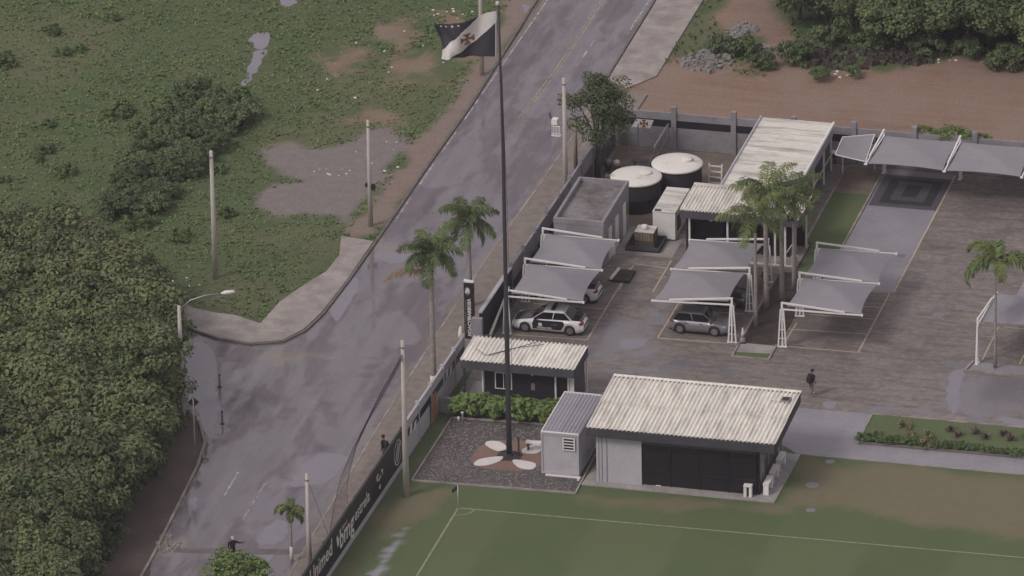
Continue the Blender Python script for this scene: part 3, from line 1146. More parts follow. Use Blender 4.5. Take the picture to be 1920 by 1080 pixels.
# grey precast wall with a black stripe, up to the gate
GW = thing('precast_wall', 'grey precast wall with black stripe between the black advertising wall and the guardhouse gate', 'wall', (WX(-20), -20, 0))
pts_ = [-26.2, -23.0, -20.25, -17.6, -15.0, -13.0]
for a, b in zip(pts_[:-1], pts_[1:]):
    wall_piece(MB(), a + .06, b - .06, 0, 1.35).build('panel', 'wall_light', GW)
    wall_piece(MB(), a + .06, b - .06, 1.352, 1.85, .004).build('stripe', 'black_panel', GW)
    wall_piece(MB(), a + .06, b - .06, 1.852, 2.45).build('panel', 'wall_light', GW)
for a in pts_[1:]:
    MB().box(WX(a) - .2, WX(a) + .06, a - .058, a + .058, 0, 2.62).build('post', 'wall_light', GW)
for u0, v0 in ((770.5, 803), (778, 797), (838, 700), (845, 693)):
    c = on_wall(u0, v0)
    mb = MB()
    mb.add([c + d_ * s + Vector((.012, 0, t)) for s, t in ((-.35, -.26), (.15, -.26), (.35, .26), (-.15, .26))], [(0, 1, 2, 3)])
    mb.build('stripe_mark', 'print_white', GW)
OG = thing('gate_leaf', 'narrow orange painted metal door set in the grey wall', 'door', (WX(-20) + .2, -20.0, 0))
MB().box(WX(-20.2) + .08, WX(-20.2) + .14, -20.6, -19.75, .05, 1.75).build('door_panel', 'orange_paint', OG)
MB().box(WX(-20.2) + .065, WX(-20.2) + .155, -20.68, -20.6, 0, 1.8).box(WX(-20.2) + .065, WX(-20.2) + .155, -19.75, -19.67, 0, 1.8).build('door_frame', 'wood', OG)
LW = thing('low_wall', 'low grey wall joining the street wall to the guardhouse behind the hedge', 'wall', (1.5, -18.7, 0))
MB().box(WX(-18.7) + .08, 2.35, -18.82, -18.66, 0, 1.0).build('panel', 'wall_grey', LW)
MB().box(2.352, 2.62, -18.88, -18.6, 0, 1.15).build('pier', 'wall_light', LW)

# black entrance wall and the grey wall further up the street
EW = thing('entrance_wall', 'black panelled entrance wall with pale coping behind the raised barrier', 'wall', (WX(-6), -6, 0))
for a, b in ((-9.0, -6.6), (-6.6, -4.2), (-4.2, -2.0)):
    wall_piece(MB(), a + .006, b - .006, 0, 2.25).build('panel', 'black_matte', EW)
wall_piece(MB(), -9.0, -2.0, 2.252, 2.36, .05, .2).build('coping', 'wall_light', EW)
MB().box(WX(-9.2) - .55, WX(-9.2) + .1, -9.35, -9.01, 0, 2.0).build('pier', 'wall_grey', EW)
SW = thing('street_wall', 'grey and black precast wall running up the street past the tanks', 'wall', (WX(10), 10, 0))
pw = list(np.arange(-2.0, 23.2, 2.8)) + [23.2]
for a, b in zip(pw[:-1], pw[1:]):
    wall_piece(MB(), a + .06, b - .06, 0, 1.25).build('panel', 'charcoal', SW)
    wall_piece(MB(), a + .06, b - .06, 1.252, 1.80).build('panel', 'wall_grey', SW)
    wall_piece(MB(), a + .06, b - .06, 1.802, 2.35).build('panel', 'wall_grey', SW)
for a in pw:
    MB().box(WX(a) - .16, WX(a) + .07, a - .055, a + .055, 0, 2.65).build('post', 'wall_grey', SW)

# wall at the back of the yard
BW = thing('back_wall', 'grey back wall with black band and tall pillars beside the red dirt track', 'wall', (20, 23.7, 0))
xs_ = [WX(23.7) + .2] + [4.77 + 3.97 * k for k in range(15)]
for k, (a, b) in enumerate(zip(xs_[:-1], xs_[1:])):
    MB().box(a + .17, b - .17, 23.62, 23.76, 0, .75).build('panel', 'wall_grey', BW)
    MB().box(a + .17, b - .17, 23.62, 23.76, .752, 1.5).build('panel', 'wall_grey', BW)
    MB().box(a + .17, b - .17, 23.615, 23.76, 1.502, 2.0).build('band', 'black_panel', BW)
    MB().box(a + .17, b - .17, 23.62, 23.76, 2.002, 2.5).build('panel', 'wall_grey', BW)
for a in xs_:
    MB().box(a - .168, a + .168, 23.5, 23.84, 0, 2.95).build('pillar', 'wall_grey', BW)
sc = PX(1205, 231.5, 0, 10, 23.6, 23.6)
mb = MB()
mb.add([(sc.x + s, 23.60, sc.z + t) for s, t in ((-.74, -.30), (.50, -.30), (.74, .30), (-.42, .30))], [(0, 1, 2, 3)])
sg = mb.build('crest_panel', 'print_white', BW)
mb = MB()
cross_pattee(mb, (sc.x + .08, 23.598, sc.z), (1, 0, 0), (0, 0, 1), .24, .01)
mb.build('crest_cross', 'cross_red', sg)
mb = MB()
cross_pattee(mb, (sc.x + .08, 23.598, sc.z), (1, 0, 0), (0, 0, 1), .28, .004)
mb.build('crest_outline', 'black_panel', sg)


# ================================================================== BUILDINGS
def corrug(parent, FL, FR, BR, BL, nsheet, ribs, rows=1, amp=.05, m='roof_white', name='roof_sheet', smooth=True):
    FL, FR, BR, BL = map(Vector, (FL, FR, BR, BL))

    def pt(s, t):
        return (FL * (1 - s) + FR * s) * (1 - t) + (BL * (1 - s) + BR * s) * t
    K = ribs * 8
    rnd = random.Random(nsheet * 7 + rows)
    for r in range(rows):
        for i in range(nsheet):
            s0, s1 = i / nsheet, (i + 1) / nsheet
            t0 = r / rows - (.01 if r else 0)
            t1 = (r + 1) / rows
            lift = .018 * r + rnd.uniform(-.008, .008)
            mb = MB()
            mb.grid(lambda a, b: pt(s0 + (s1 - s0) * a, t0 + (t1 - t0) * b) + Vector((0, 0, lift - .012 * b + amp * max(-1.0, min(.75, 1.25 * math.cos(2 * math.pi * a * ribs))))), K, 4)
            mb.build(name, m, parent, smooth)


def fascia(parent, pts, h, th, m, names=None, drop=.02):
    """boards round a roof; pts are the roof corners in order, only the listed edges are built"""
    for k, (a, b) in enumerate(pts):
        a, b = Vector(a), Vector(b)
        d = Vector((0, 0, -(h / 2 + drop)))
        MB().beam(a + d, b + d, th, h).build('fascia', m, parent)


# ---- pavilion by the pitch
PV = thing('pavilion', 'long pavilion with white ribbed roof and black glazed front facing the pitch', 'building', (17, -23, 0))
x0, x1, yf, yb, zf, zb = 11.5, 23.0, -26.85, -19.95, 3.75, 4.02
corrug(PV, (x0, yf, zf), (x1, yf, zf), (x1, yb, zb), (x0, yb, zb), 11, 4, 2, .075)
fascia(PV, [((x0 + .06, yf + .06, zf), (x1 - .06, yf + .06, zf)), ((x0 + .06, yb - .06, zb), (x1 - .06, yb - .06, zb))], .55, .1, 'dark_fascia', drop=.05)
fascia(PV, [((x1 - .05, yf + .12, zf), (x1 - .05, yb - .12, zb)), ((x0 + .05, yf + .12, zf), (x0 + .05, yb - .12, zb))], .55, .1, 'dark_fascia', drop=.05)
MB().beam((x0, yb + .03, zb + .05), (x1, yb + .03, zb + .05), .22, .05).build('ridge_cap', 'roof_white', PV)
MB().prism([(11.2, -27.0), (22.95, -27.05), (23.0, -20.2), (11.6, -20.0)], 0, .08).build('floor_slab', 'conc', PV)
MB().box(12.15, 14.75, -26.4, -26.24, .08, 3.2).build('wall', 'wall_light', PV)
MB().box(12.0, 12.14, -26.45, -20.2, .08, 3.2).build('wall', 'wall_light', PV)
MB().box(12.3, 12.36, -26.43, -26.40, .08, 3.2).box(12.6, 12.66, -26.43, -26.40, .08, 3.2).build('wall_trim', 'wall_grey', PV)
MB().box(12.14, 21.9, -20.34, -20.2, .08, 3.3).build('wall', 'wall_light', PV)
MB().box(21.76, 21.9, -26.2, -20.34, .08, 3.2).build('side_wall', 'black_panel', PV)
MB().box(14.75, 21.76, -26.36, -26.24, 2.75, 3.2).build('lintel', 'dark_fascia', PV)
for k in range(4):
    a = 14.76 + k * 1.75
    g = MB().box(a + .03, a + 1.71, -26.30, -26.26, .12, 2.74).build('glass_panel', 'black_glass', PV)
    MB().box(a + .03, a + 1.71, -26.33, -26.30, 1.0, 1.05).box(a + .03, a + 1.71, -26.33, -26.30, 2.2, 2.24).box(a - .005, a + .028, -26.34, -26.25, .08, 2.74).build('frame', 'black_matte', g)
MB().box(15.6, 15.9, -26.37, -26.345, .1, .16).build('floor_light', 'print_white', PV)
# white artwork on the side wall
mb = MB()
rnd = random.Random(3)
for yy, z0_, z1_, ww in ((-26.0, 1.0, 2.95, .14), (-25.75, .5, 2.5, .12), (-25.5, 1.2, 3.0, .16), (-25.2, .6, 2.2, .18), (-24.8, 1.8, 2.9, .12), (-23.9, 1.0, 2.2, .10), (-21.2, .5, 3.0, .30), (-20.8, .8, 2.7, .22)):
    n = 6
    L_ = [(yy + rnd.uniform(-.06, .06), z0_ + (z1_ - z0_) * k / n) for k in range(n + 1)]
    for (ya, za), (yb_, zb_) in zip(L_[:-1], L_[1:]):
        mb.add([(21.906, ya - ww / 2, za), (21.906, ya + ww / 2, za), (21.906, yb_ + ww / 2, zb_), (21.906, yb_ - ww / 2, zb_)], [(0, 1, 2, 3)])
mb.build('mural', 'wall_light', PV)
hv = P(1474, 752, 3.95)
MB().box(hv.x - .28, hv.x + .28, hv.y - .3, hv.y + .3, 3.93, 4.10).build('roof_hatch', 'steel', PV)
MB().box(hv.x - .2, hv.x + .2, hv.y - .22, hv.y + .22, 4.102, 4.12).build('hatch_glass', 'glass_dark', PV)
MB().box(hv.x - .85, hv.x - .3, hv.y - .28, hv.y + .25, 3.95, 4.0).build('hatch_flashing', 'roof_pale', PV)

# white arch-shaped stools along the pavilion
for k, (x, y, r, lab) in enumerate(((21.25, -26.55, 0, 'white plastic stool standing at the black glass front of the pavilion'), (22.25, -25.6, 1.57, 'white plastic bench at the corner of the pavilion side wall'),
                                    (22.25, -24.0, 1.57, 'white plastic bench midway along the pavilion side wall'), (22.25, -22.2, 1.57, 'white plastic bench along the pavilion side wall, farthest from the pitch'))):
    q_ = 1.0 if k == 0 else 2.5
    t = thing('stool' if k == 0 else 'bench', lab, 'stool' if k == 0 else 'bench', (x, y, .08), r, 'white seats around the pavilion')
    MB().box(-.25 * q_, .25 * q_, -.18, .18, .66, .75).build('seat', 'white_paint', t, world=False)
    for s in (-1, 1):
        MB().prism([(s * .24 * q_, -.16), (s * (.24 * q_ - .16), -.13), (s * (.24 * q_ - .16), .13), (s * .24 * q_, .16)], 0, .658).build('leg', 'white_paint', t, world=False)

# ---- container shed
CT = thing('container_shed', 'light grey metal container shed with ribbed grey roof and black louvre vent', 'shed', (9.65, -23.1, 0))
cx0, cx1, cy0, cy1, ch = 8.5, 10.82, -26.0, -20.2, 2.74
MB().box(cx0 + .05, cx1 - .05, cy0 + .05, cy1 - .05, .14, ch - .05).build('wall', 'shed_grey', CT)
for xx in (cx0, cx1 - .1):
    for yy in (cy0, cy1 - .1):
        MB().box(xx, xx + .1, yy, yy + .1, .05, ch - .02).build('corner_post', 'wall_light', CT)
for zz in (.06, ch - .12):
    MB().box(cx0 + .1, cx1 - .1, cy0, cy0 + .08, zz, zz + .12).box(cx0 + .1, cx1 - .1, cy1 - .08, cy1, zz, zz + .12).box(cx0, cx0 + .08, cy0 + .1, cy1 - .1, zz, zz + .12).box(cx1 - .08, cx1, cy0 + .1, cy1 - .1, zz, zz + .12).build('rail', 'wall_light', CT)
corrug(CT, (cx0 + .06, cy0 + .1, ch + .03), (cx1 - .06, cy0 + .1, ch + .03), (cx1 - .06, cy1 - .06, ch + .03), (cx0 + .06, cy1 - .06, ch + .03), 2, 5, 1, .03, 'roof_grey')
MB().beam((cx0, cy0 + .06, ch + .02), (cx1, cy0 + .06, ch + .02), .12, .1).beam((cx0 + .03, cy0 + .12, ch + .02), (cx0 + .03, cy1, ch + .02), .07, .1).beam((cx0, cy1 - .03, ch + .03), (cx1, cy1 - .03, ch + .03), .07, .12).build('roof_trim', 'white_paint', CT)
vt = MB().box(9.84, 10.6, -26.01, -25.955, 1.72, 2.5).build('vent', 'black_matte', CT)
for k in range(5):
    z = 1.72 + k * .19
    MB().box(9.84, 10.6, -26.045, -26.012, z, z + .06).build('louvre', 'white_paint', vt)
MB().box(10.52, 10.6, -26.04, -26.012, 1.72, 2.5).box(9.84, 9.9, -26.04, -26.012, 1.72, 2.5).build('vent_frame', 'white_paint', vt)
MB().box(cx0 + .3, cx1 + .15, cy0 - .22, cy0 - .12, 0.02, .12).box(cx1 - .02, cx1 + .12, cy0 - .5, cy0 - .22, .02, .10).build('skid', 'white_paint', CT)
for yy in (cy0 + .1, cy1 - .3):
    MB().box(cx0 + .05, cx1 - .05, yy, yy + .2, 0, .14).build('footing', 'conc', CT)
WBp = P(1006, 845)
wb = thing('bench', 'small white bench with dark legs beside the container shed', 'bench', (WBp.x, WBp.y, 0))
MB().box(-.65, .65, -.2, .2, .52, .58).build('seat', 'white_paint', wb, world=False)
for sx in (-.5, .5):
    MB().box(sx - .03, sx + .03, -.17, .17, 0, .519).build('leg', 'steel_dark', wb, world=False)

# ---- guardhouse
GH = thing('guardhouse', 'black guardhouse with white ribbed roof and white framed window behind the hedge', 'building', (4.9, -15.6, 0))
gx0, gx1, gyf, gyb, gz = 1.27, 8.42, -17.4, -13.9, 2.95
corrug(GH, (gx0, gyf, gz), (gx1, gyf, gz), (gx1, gyb, gz + .06), (gx0, gyb, gz + .06), 7, 4, 1, .065)
fascia(GH, [((gx0 + .04, gyf + .04, gz), (gx1 - .04, gyf + .04, gz)), ((gx0 + .04, gyb - .04, gz), (gx1 - .04, gyb - .04, gz))], .52, .08, 'charcoal', drop=.05)
fascia(GH, [((gx1 - .04, gyf + .09, gz), (gx1 - .04, gyb - .09, gz)), ((gx0 + .04, gyf + .09, gz), (gx0 + .04, gyb - .09, gz))], .52, .08, 'charcoal', drop=.05)
MB().box(1.35, 8.3, -17.2, -14.05, 0, .07).build('floor_slab', 'conc', GH)
MB().box(2.6, 8.1, -16.6, -16.48, .07, 2.4).build('wall', 'black_matte', GH)
MB().box(2.6, 8.1, -14.3, -14.18, .07, 2.4).build('wall', 'black_matte', GH)
MB().box(2.48, 2.598, -16.6, -14.18, .07, 2.4).build('wall', 'wall_light', GH)
MB().box(8.1, 8.22, -16.6, -14.18, .07, 2.4).build('wall', 'charcoal', GH)
wn = MB().box(3.3, 4.25, -16.63, -16.602, .95, 1.95).build('window', 'glass_dark', GH)
MB().box(3.24, 3.30, -16.66, -16.602, .9, 2.0).box(4.25, 4.31, -16.66, -16.602, .9, 2.0).box(3.3, 4.25, -16.66, -16.602, .9, .95).box(3.3, 4.25, -16.66, -16.602, 1.95, 2.0).box(3.76, 3.80, -16.655, -16.602, .95, 1.95).build('window_frame', 'white_paint', wn)
for xx in (2.5, 7.05, 7.85, 8.15):
    MB().box(xx - .05, xx + .05, -16.75, -16.64, .07, 2.4).build('post', 'white_paint', GH)
for xx in (1.45,):
    MB().box(xx - .06, xx + .06, -17.15, -17.03, .07, 2.4).build('post', 'steel_dark', GH)
MB().box(7.93, 8.09, -16.70, -16.605, .07, 2.2).build('door', 'white_paint', GH)
MB().box(7.12, 7.78, -16.64, -16.602, .07, 2.2).build('door', 'black_panel', GH)
MB().box(8.28, 8.38, -14.15, -14.05, 0, 2.4).build('post', 'white_paint', GH)
MB().lathe([(.02, 2.0), (.09, 2.04), (.1, 2.1), (.05, 2.16)], (5.62, -16.74), 10).build('wall_lamp', 'print_white', GH)
MB().box(5.5, 5.72, -16.64, -16.605, 1.0, 1.45).build('notice', 'print_grey', GH)
MB().tube([(1.9, -15.8, 3.02), (2.7, -16.6, 3.02), (4.2, -15.2, 3.05), (5.8, -14.4, 3.07)], .02, 5).tube([(2.9, -16.6, 3.03), (5.2, -14.2, 3.07)], .02, 5).build('roof_cable', 'rope', GH)

# ---- grey flat-roofed building
GB = thing('flat_roof_building', 'small grey block building with stained flat roof and parapet behind the canopies', 'building', (3.3, 7.3, 0))
bx0, bx1, by0, by1 = 1.7, 4.9, 4.1, 10.75
mat('roof_stain', (.21, .195, .20), .7, .2, .45, col2=(.085, .07, .062), lo=.42, hi=.62)
MB().box(bx0, bx1, by0, by1, 0, 2.85).build('wall', 'wall_grey', GB)
MB().box(bx0 + .16, bx1 - .16, by0 + .16, by1 - .16, 2.852, 2.9).build('roof', 'roof_stain', GB)
MB().box(bx0 - .03, bx1 + .03, by0 - .03, by0 + .14, 2.853, 3.2).box(bx0 - .03, bx1 + .03, by1 - .14, by1 + .03, 2.853, 3.2).box(bx0 - .03, bx0 + .14, by0 + .14, by1 - .14, 2.853, 3.2).box(bx1 - .14, bx1 + .03, by0 + .14, by1 - .14, 2.853, 3.2).build('parapet', 'wall_grey', GB)
for yy, w_, m in ((9.1, .75, 'white_paint'), (7.1, .8, 'white_paint'), (5.4, .7, 'white_paint')):
    MB().box(bx1 + .002, bx1 + .05, yy, yy + w_, .04, 2.15).build('door', m, GB)
MB().box(bx1 + .002, bx1 + .05, 9.95, 10.5, 1.1, 1.9).build('window', 'leaf_dark', GB)

# ---- water tanks
for k, (x, y, lab) in enumerate(((4.55, 14.2, 'round black water tank with dirty white lid, closer to the flat-roofed block'), (6.62, 16.8, 'round black water tank with white lid, closer to the back wall'))):
    t = thing('water_tank', lab, 'tank', (x, y, 0), 0, 'round water tanks')
    MB().lathe([(1.58, .02), (1.58, .9), (1.60, .95), (1.58, 1.0), (1.58, 1.95), (1.50, 2.0)], (0, 0), 40).build('drum', 'black_matte', t, True, False)
    l = MB().lathe([(1.64, 1.93), (1.66, 2.02), (1.60, 2.08), (1.0, 2.17), (.4, 2.22), (.02, 2.23)], (0, 0), 40).build('lid', 'tank_lid', t, True, False)
    MB().lathe([(.42, 2.14), (.42, 2.30), (.36, 2.34), (.02, 2.36)], (.55, .25), 18).build('hatch', 'tank_lid', l, True, False)

# ---- white container and the yellow crate tank
WC = thing('white_container', 'dirty white metal storage box beside the water tanks', 'container', (7.6, 11, 0))
MB().box(6.85, 8.3, 9.15, 13.1, .12, 1.9).build('wall', 'white_paint', WC)
MB().box(6.83, 8.32, 9.13, 13.12, 1.902, 1.97).build('lid', 'roof_pale', WC)
MB().box(6.9, 8.25, 9.4, 9.8, 0, .12).box(6.9, 8.25, 12.5, 12.9, 0, .12).build('skid', 'steel_dark', WC)
MB().box(6.95, 7.35, 9.2, 9.45, 1.972, 2.02).build('cap', 'steel_dark', WC)
MB().box(8.302, 8.33, 9.7, 10.6, .5, 1.5).build('grille', 'steel_dark', WC)
IB = thing('crate_tank', 'brownish yellow crate tank with a white drum on top standing on a black tray', 'tank', (6.6, 8.0, 0))
MB().box(5.55, 7.75, 7.1, 9.1, .014, .10).build('tray', 'black_matte', IB)
MB().box(5.55, 5.62, 7.1, 9.1, .102, .35).box(7.68, 7.75, 7.1, 9.1, .102, .35).box(5.62, 7.68, 7.1, 7.17, .102, .35).box(5.62, 7.68, 9.03, 9.1, .102, .35).build('tray_rim', 'charcoal', IB)
MB().box(6.05, 7.3, 7.5, 8.6, .102, 1.15).build('body', 'bark', IB)
for k in range(7):
    MB().box(6.08 + k * .175, 6.2 + k * .175, 7.46, 7.499, .62, 1.1).build('slat', 'ibc', IB)
MB().box(6.05, 7.3, 7.5, 8.6, 1.152, 1.2).build('top', 'roof_pale', IB)
MB().lathe([(.2, 1.202), (.22, 1.25), (.22, 1.45), (.1, 1.5)], (6.6, 8.0), 14).build('drum', 'white_paint', IB, True)

# ---- open shed with ribbed roof
SH = thing('open_shed', 'open sided shed with white ribbed roof and dark interior behind the tall palms', 'building', (13, 8.4, 0))
hx0, hx1, hyf, hyb, hz = 9.3, 17.0, 6.25, 10.3, 3.5
corrug(SH, (hx0, hyf, hz), (hx1, hyf, hz), (hx1, hyb, hz + .08), (hx0, hyb, hz + .08), 7, 5, 1, .075)
fascia(SH, [((hx0 + .04, hyf + .04, hz), (hx1 - .04, hyf + .04, hz)), ((hx0 + .04, hyb - .04, hz), (hx1 - .04, hyb - .04, hz))], .48, .08, 'charcoal', drop=.05)
fascia(SH, [((hx1 - .04, hyf + .09, hz), (hx1 - .04, hyb - .09, hz)), ((hx0 + .04, hyf + .09, hz), (hx0 + .04, hyb - .09, hz))], .48, .08, 'charcoal', drop=.05)
MB().beam((hx0, hyb - .08, hz + .12), (hx1, hyb - .08, hz + .12), .3, .08).build('ridge_cap', 'roof_pale', SH)
MB().box(9.5, 16.75, 6.5, 10.2, 0, .12).build('floor_slab', 'conc_pale', SH)
MB().box(9.6, 16.6, 9.9, 10.02, .12, 2.9).build('wall', 'black_matte', SH)
MB().box(9.6, 9.72, 6.7, 9.9, .12, 2.9).build('wall', 'black_matte', SH)
for a in (9.85, 12.0, 14.1):
    MB().box(a, a + 1.9, 8.0, 8.08, .12, 2.6).build('shutter', 'black_matte', SH)
for x, y in ((9.85, 6.6), (12.3, 6.6), (15.35, 6.6), (16.0, 6.6), (16.65, 6.6), (16.65, 9.7)):
    MB().box(x - .055, x + .055, y - .055, y + .055, .12, 2.95).build('post', 'white_paint', SH)
MB().beam((16.05, 6.6, 1.0), (16.6, 6.6, 1.9), .05).build('brace', 'white_paint', SH)
MB().box(9.9, 16.6, 6.52, 6.58, .122, .22).build('sill', 'white_paint', SH)
MB().lathe([(.02, 2.5), (.13, 2.53), (.13, 2.6), (.02, 2.63)], (11.1, 7.2), 12).build('lamp', 'print_white', SH)
MB().box(16.35, 16.72, 6.6, 6.95, .12, .8).build('plinth', 'wall_light', SH)
# motor inside left bay
# ---- long low building with pale roof
LB = thing('long_building', 'long low building with dirty white roof reaching to the back wall', 'building', (13.2, 17, 0))
lx0, lx1, ly0, ly1, lz = 10.85, 15.55, 10.6, 22.6, 3.2
corrug(LB, (lx0, ly1, lz), (lx0, ly0, lz), (lx1, ly0, lz), (lx1, ly1, lz), 10, 5, 1, .014, 'roof_pale')
MB().beam((lx0 - .04, ly0, lz + .03), (lx0 - .04, ly1, lz + .03), .1, .16).build('gutter', 'wall_light', LB)
MB().beam((lx1 + .05, ly0, lz + .0), (lx1 + .05, ly1, lz + .0), .12, .2).build('gutter', 'white_paint', LB)
MB().box(lx1 - .12, lx1 - .01, ly0, ly1, 2.3, 3.14).build('fascia', 'wall_grey', LB)
MB().box(lx0 + .1, lx1 - .2, ly1 - .25, ly1 - .1, 0, 3.1).build('wall', 'wall_grey', LB)
MB().box(lx0 + .05, lx0 + .2, ly0 + .1, ly1 - .25, 0, 3.1).build('wall', 'wall_grey', LB)
MB().box(lx1 - 1.3, lx1 - 1.18, ly0 + .1, ly1 - .25, 0, 3.1).build('wall', 'black_matte', LB)
MB().box(lx0 + .2, lx1 - 1.3, ly0 + .1, ly0 + .22, 0, 3.1).build('wall', 'wall_grey', LB)
for yy in (10.9, 13.9, 17.0, 20.0, 22.2):
    MB().box(lx1 - .1, lx1, yy - .05, yy + .05, 0, 2.3).build('post', 'white_paint', LB)
MB().beam((lx1 - .05, 11, 1.15), (lx1 - .05, 22.1, 1.15), .05).build('handrail', 'white_paint', LB)
# white ladder frame against it
lad = thing('ladder_frame', 'white metal ladder frame standing between the tanks and the long building', 'ladder', (8.75, 18.2, 0))
for x in (-.42, .42):
    MB().beam((x, 0, 0), (x, .25, 1.5), .08).build('rail', 'white_steel', lad, world=False)
for k in range(4):
    MB().beam((-.42, .06 * k + .03, .25 + k * .36), (.42, .06 * k + .03, .25 + k * .36), .07).build('rung', 'white_steel', lad, world=False)


# ================================================================== SHADE CANOPIES
def canopy(label, masts, tips, bays=None, zt=2.95, ztip=2.42, skip_mem=(), peak=.68):
    g = thing('shade_canopy', label, 'canopy', (masts[0][0], masts[0][1], 0), 0, 'tensioned car park canopies')
    arms = []
    for (mx, my), (tx, ty) in zip(masts, tips):
        d = Vector((tx - mx, ty - my, 0)).normalized()
        n = Vector((-d.y, d.x, 0))
        b = Vector((mx, my, 0))
        mb = MB()
        feet = [b + d * .24, b - d * .24, b + n * .10]
        tops = [b + d * .09 + Vector((0, 0, 2.5)), b - d * .09 + Vector((0, 0, 2.5)), b + n * .03 + Vector((0, 0, 2.5))]
        for f_, t_ in zip(feet, tops):
            mb.beam(f_, t_, .085)
        for z in (.55, 1.15, 1.8):
            k = z / 2.5
            mb.beam(feet[0].lerp(tops[0], k), feet[1].lerp(tops[1], k), .045)
        mb.beam(b + d * .32, b - d * .32, .22, .05)
        mo = mb.build('mast', 'white_steel', g)
        MB().beam(b + Vector((0, 0, 2.5)), b + Vector((0, 0, zt + .04)), .12).build('mast_head', 'white_steel', mo)
        L = (Vector((tx, ty, 0)) - b).length
        a0 = b + Vector((0, 0, zt))
        a1 = b + d * L * .78 + Vector((0, 0, ztip + .14))
        lo0 = b + Vector((0, 0, 2.52))
        lo1 = b + d * L + Vector((0, 0, ztip))
        MB().beam(a0, a1, .10).build('arm', 'white_steel', g)
        MB().beam(lo0, lo1, .085).beam(a1, b + d * L * .78 + Vector((0, 0, ztip)), .08).beam(lo1 - n * .1, lo1 + n * .1, .1).build('tie_beam', 'white_steel', g)
        arms.append((b, d, L))
    for k in range(len(masts) - 1):
        if k in skip_mem:
            continue
        (b0, d0, L0), (b1, d1, L1) = arms[k], arms[k + 1]
        s_ = (b1 - b0).normalized() * .10
        A = b0 + d0 * .25 + s_ + Vector((0, 0, 2.66))
        B = b1 + d1 * .25 - s_ + Vector((0, 0, 2.66))
        C = b1 + d1 * (L1 - .06) - s_ + Vector((0, 0, ztip + .03))
        D = b0 + d0 * (L0 - .06) + s_ + Vector((0, 0, ztip + .03))

        def fn(s, t):
            u, v = 2 * s - 1, 2 * t - 1
            u2 = u * (1 - .045 * (1 - v * v))
            v2 = v * (1 - (.09 if v > 0 else .05) * (1 - u * u))
            s2, t2 = (u2 + 1) / 2, (v2 + 1) / 2
            p = (A * (1 - s2) + B * s2) * (1 - t2) + (D * (1 - s2) + C * s2) * t2
            m_ = (abs(u) ** 9 + abs(v) ** 9) ** (1 / 9)
            p.z += peak * max(0, 1 - m_) ** .95 - .10 * (1 - abs(abs(u) - abs(v))) * 0
            return p
        MB().grid(fn, 28, 28).build('membrane', 'canopy', g, True)
    return g


canopy('grey shade canopy of two bays beside the street wall over the police cars', [(1.42, -6.75), (1.36, -1.85), (1.3, 2.9)], [(6.25, -6.45), (6.2, -1.5), (6.1, 3.2)])
canopy('grey shade canopy of two bays over the silver and dark cars', [(15.3, -5.1), (15.32, -.35), (15.45, 4.2)], [(10.32, -5.3), (10.35, -.4), (10.4, 4.25)])
canopy('grey shade canopy of two bays over empty parking beside the palm island', [(18.45, -5.1), (18.5, -.4), (18.55, 4.3)], [(23.4, -4.75), (23.42, .1), (23.5, 4.8)])
canopy('grey shade canopy along the back wall over the dark patterned floor', [(18.85, 22.75), (23.85, 22.75), (28.85, 22.8), (33.85, 22.8), (38.9, 22.8)], [(18.62, 18.25), (23.75, 18.15), (28.75, 18.2), (33.75, 18.2), (38.8, 18.2)], peak=.42)
canopy('grey shade canopy with masts on the kerbed strip by the drooping palm', [(30.65, -4.95), (35.6, -4.95), (40.6, -4.95)], [(30.75, .3), (35.7, .3), (40.7, .3)])
canopy('grey shade canopy mostly hidden behind the drooping palm', [(32.2, 6.2), (37.2, 6.2), (42.2, 6.2)], [(32.3, 11.3), (37.3, 11.3), (42.3, 11.3)])
sc_ = [P(u, v, z) for u, v, z in ((1566, 290, 2.3), (1623, 303, 2.3), (1640, 252, 2.5), (1580, 257, 2.5))]
SC = thing('small_canopy', 'small grey shade sail tied between the long building and the back canopy', 'canopy', (sc_[0].x, sc_[0].y, 0), 0)


def scf(s, t):
    u, v = 2 * s - 1, 2 * t - 1
    s2, t2 = (u * (1 - .06 * (1 - v * v)) + 1) / 2, (v * (1 - .05 * (1 - u * u)) + 1) / 2
    p = (sc_[0] * (1 - s2) + sc_[1] * s2) * (1 - t2) + (sc_[3] * (1 - s2) + sc_[2] * s2) * t2
    p.z -= .12 * (1 - u * u) * (1 - v * v)
    return p


MB().grid(scf, 16, 16).build('membrane', 'canopy', SC, True)
for q in sc_[2:]:
    MB().beam((q.x, q.y, 0), (q.x, q.y, q.z), .07).build('post', 'white_steel', SC)
for a, b in ((0, 1), (1, 2), (2, 3), (3, 0)):
    MB().beam(sc_[a], sc_[b], .05).build('edge_tube', 'white_steel', SC)

# ================================================================== FLAGPOLE AND FLAG
FPx, FPy = 6.0, -23.96
ftop = Vector((FPx, FPy, 0)) + R0 * -.15 + Vector((0, 0, 29.1))
FP = thing('flagpole', 'very tall dark flagpole rising from the cross in the gravel court', 'flagpole', (FPx, FPy, 0))
MB().tube([(FPx, FPy, 0), (FPx, FPy, 4), (FPx, FPy, 12), (FPx, FPy, 20), tuple(Vector((FPx, FPy, 24)) + R0 * -.03), tuple(ftop)], [.18, .165, .13, .105, .085, .06], 12).build('shaft', 'steel_dark', FP, True)
MB().lathe([(.42, 0), (.42, .06), (.26, .07), (.24, .2)], (FPx, FPy), 16).build('base_plate', 'steel_dark', FP)
MB().lathe([(.03, 29.05), (.11, 29.12), (.13, 29.22), (.09, 29.32), (.02, 29.36)], (ftop.x, ftop.y), 12).build('finial', 'roof_pale', FP, True)
MB().tube([(FPx + .3, FPy, 1.3), tuple(Vector((FPx, FPy, 16)) + R0 * .18), tuple(ftop + R0 * .09)], .012, 5).build('halyard', 'rope', FP)
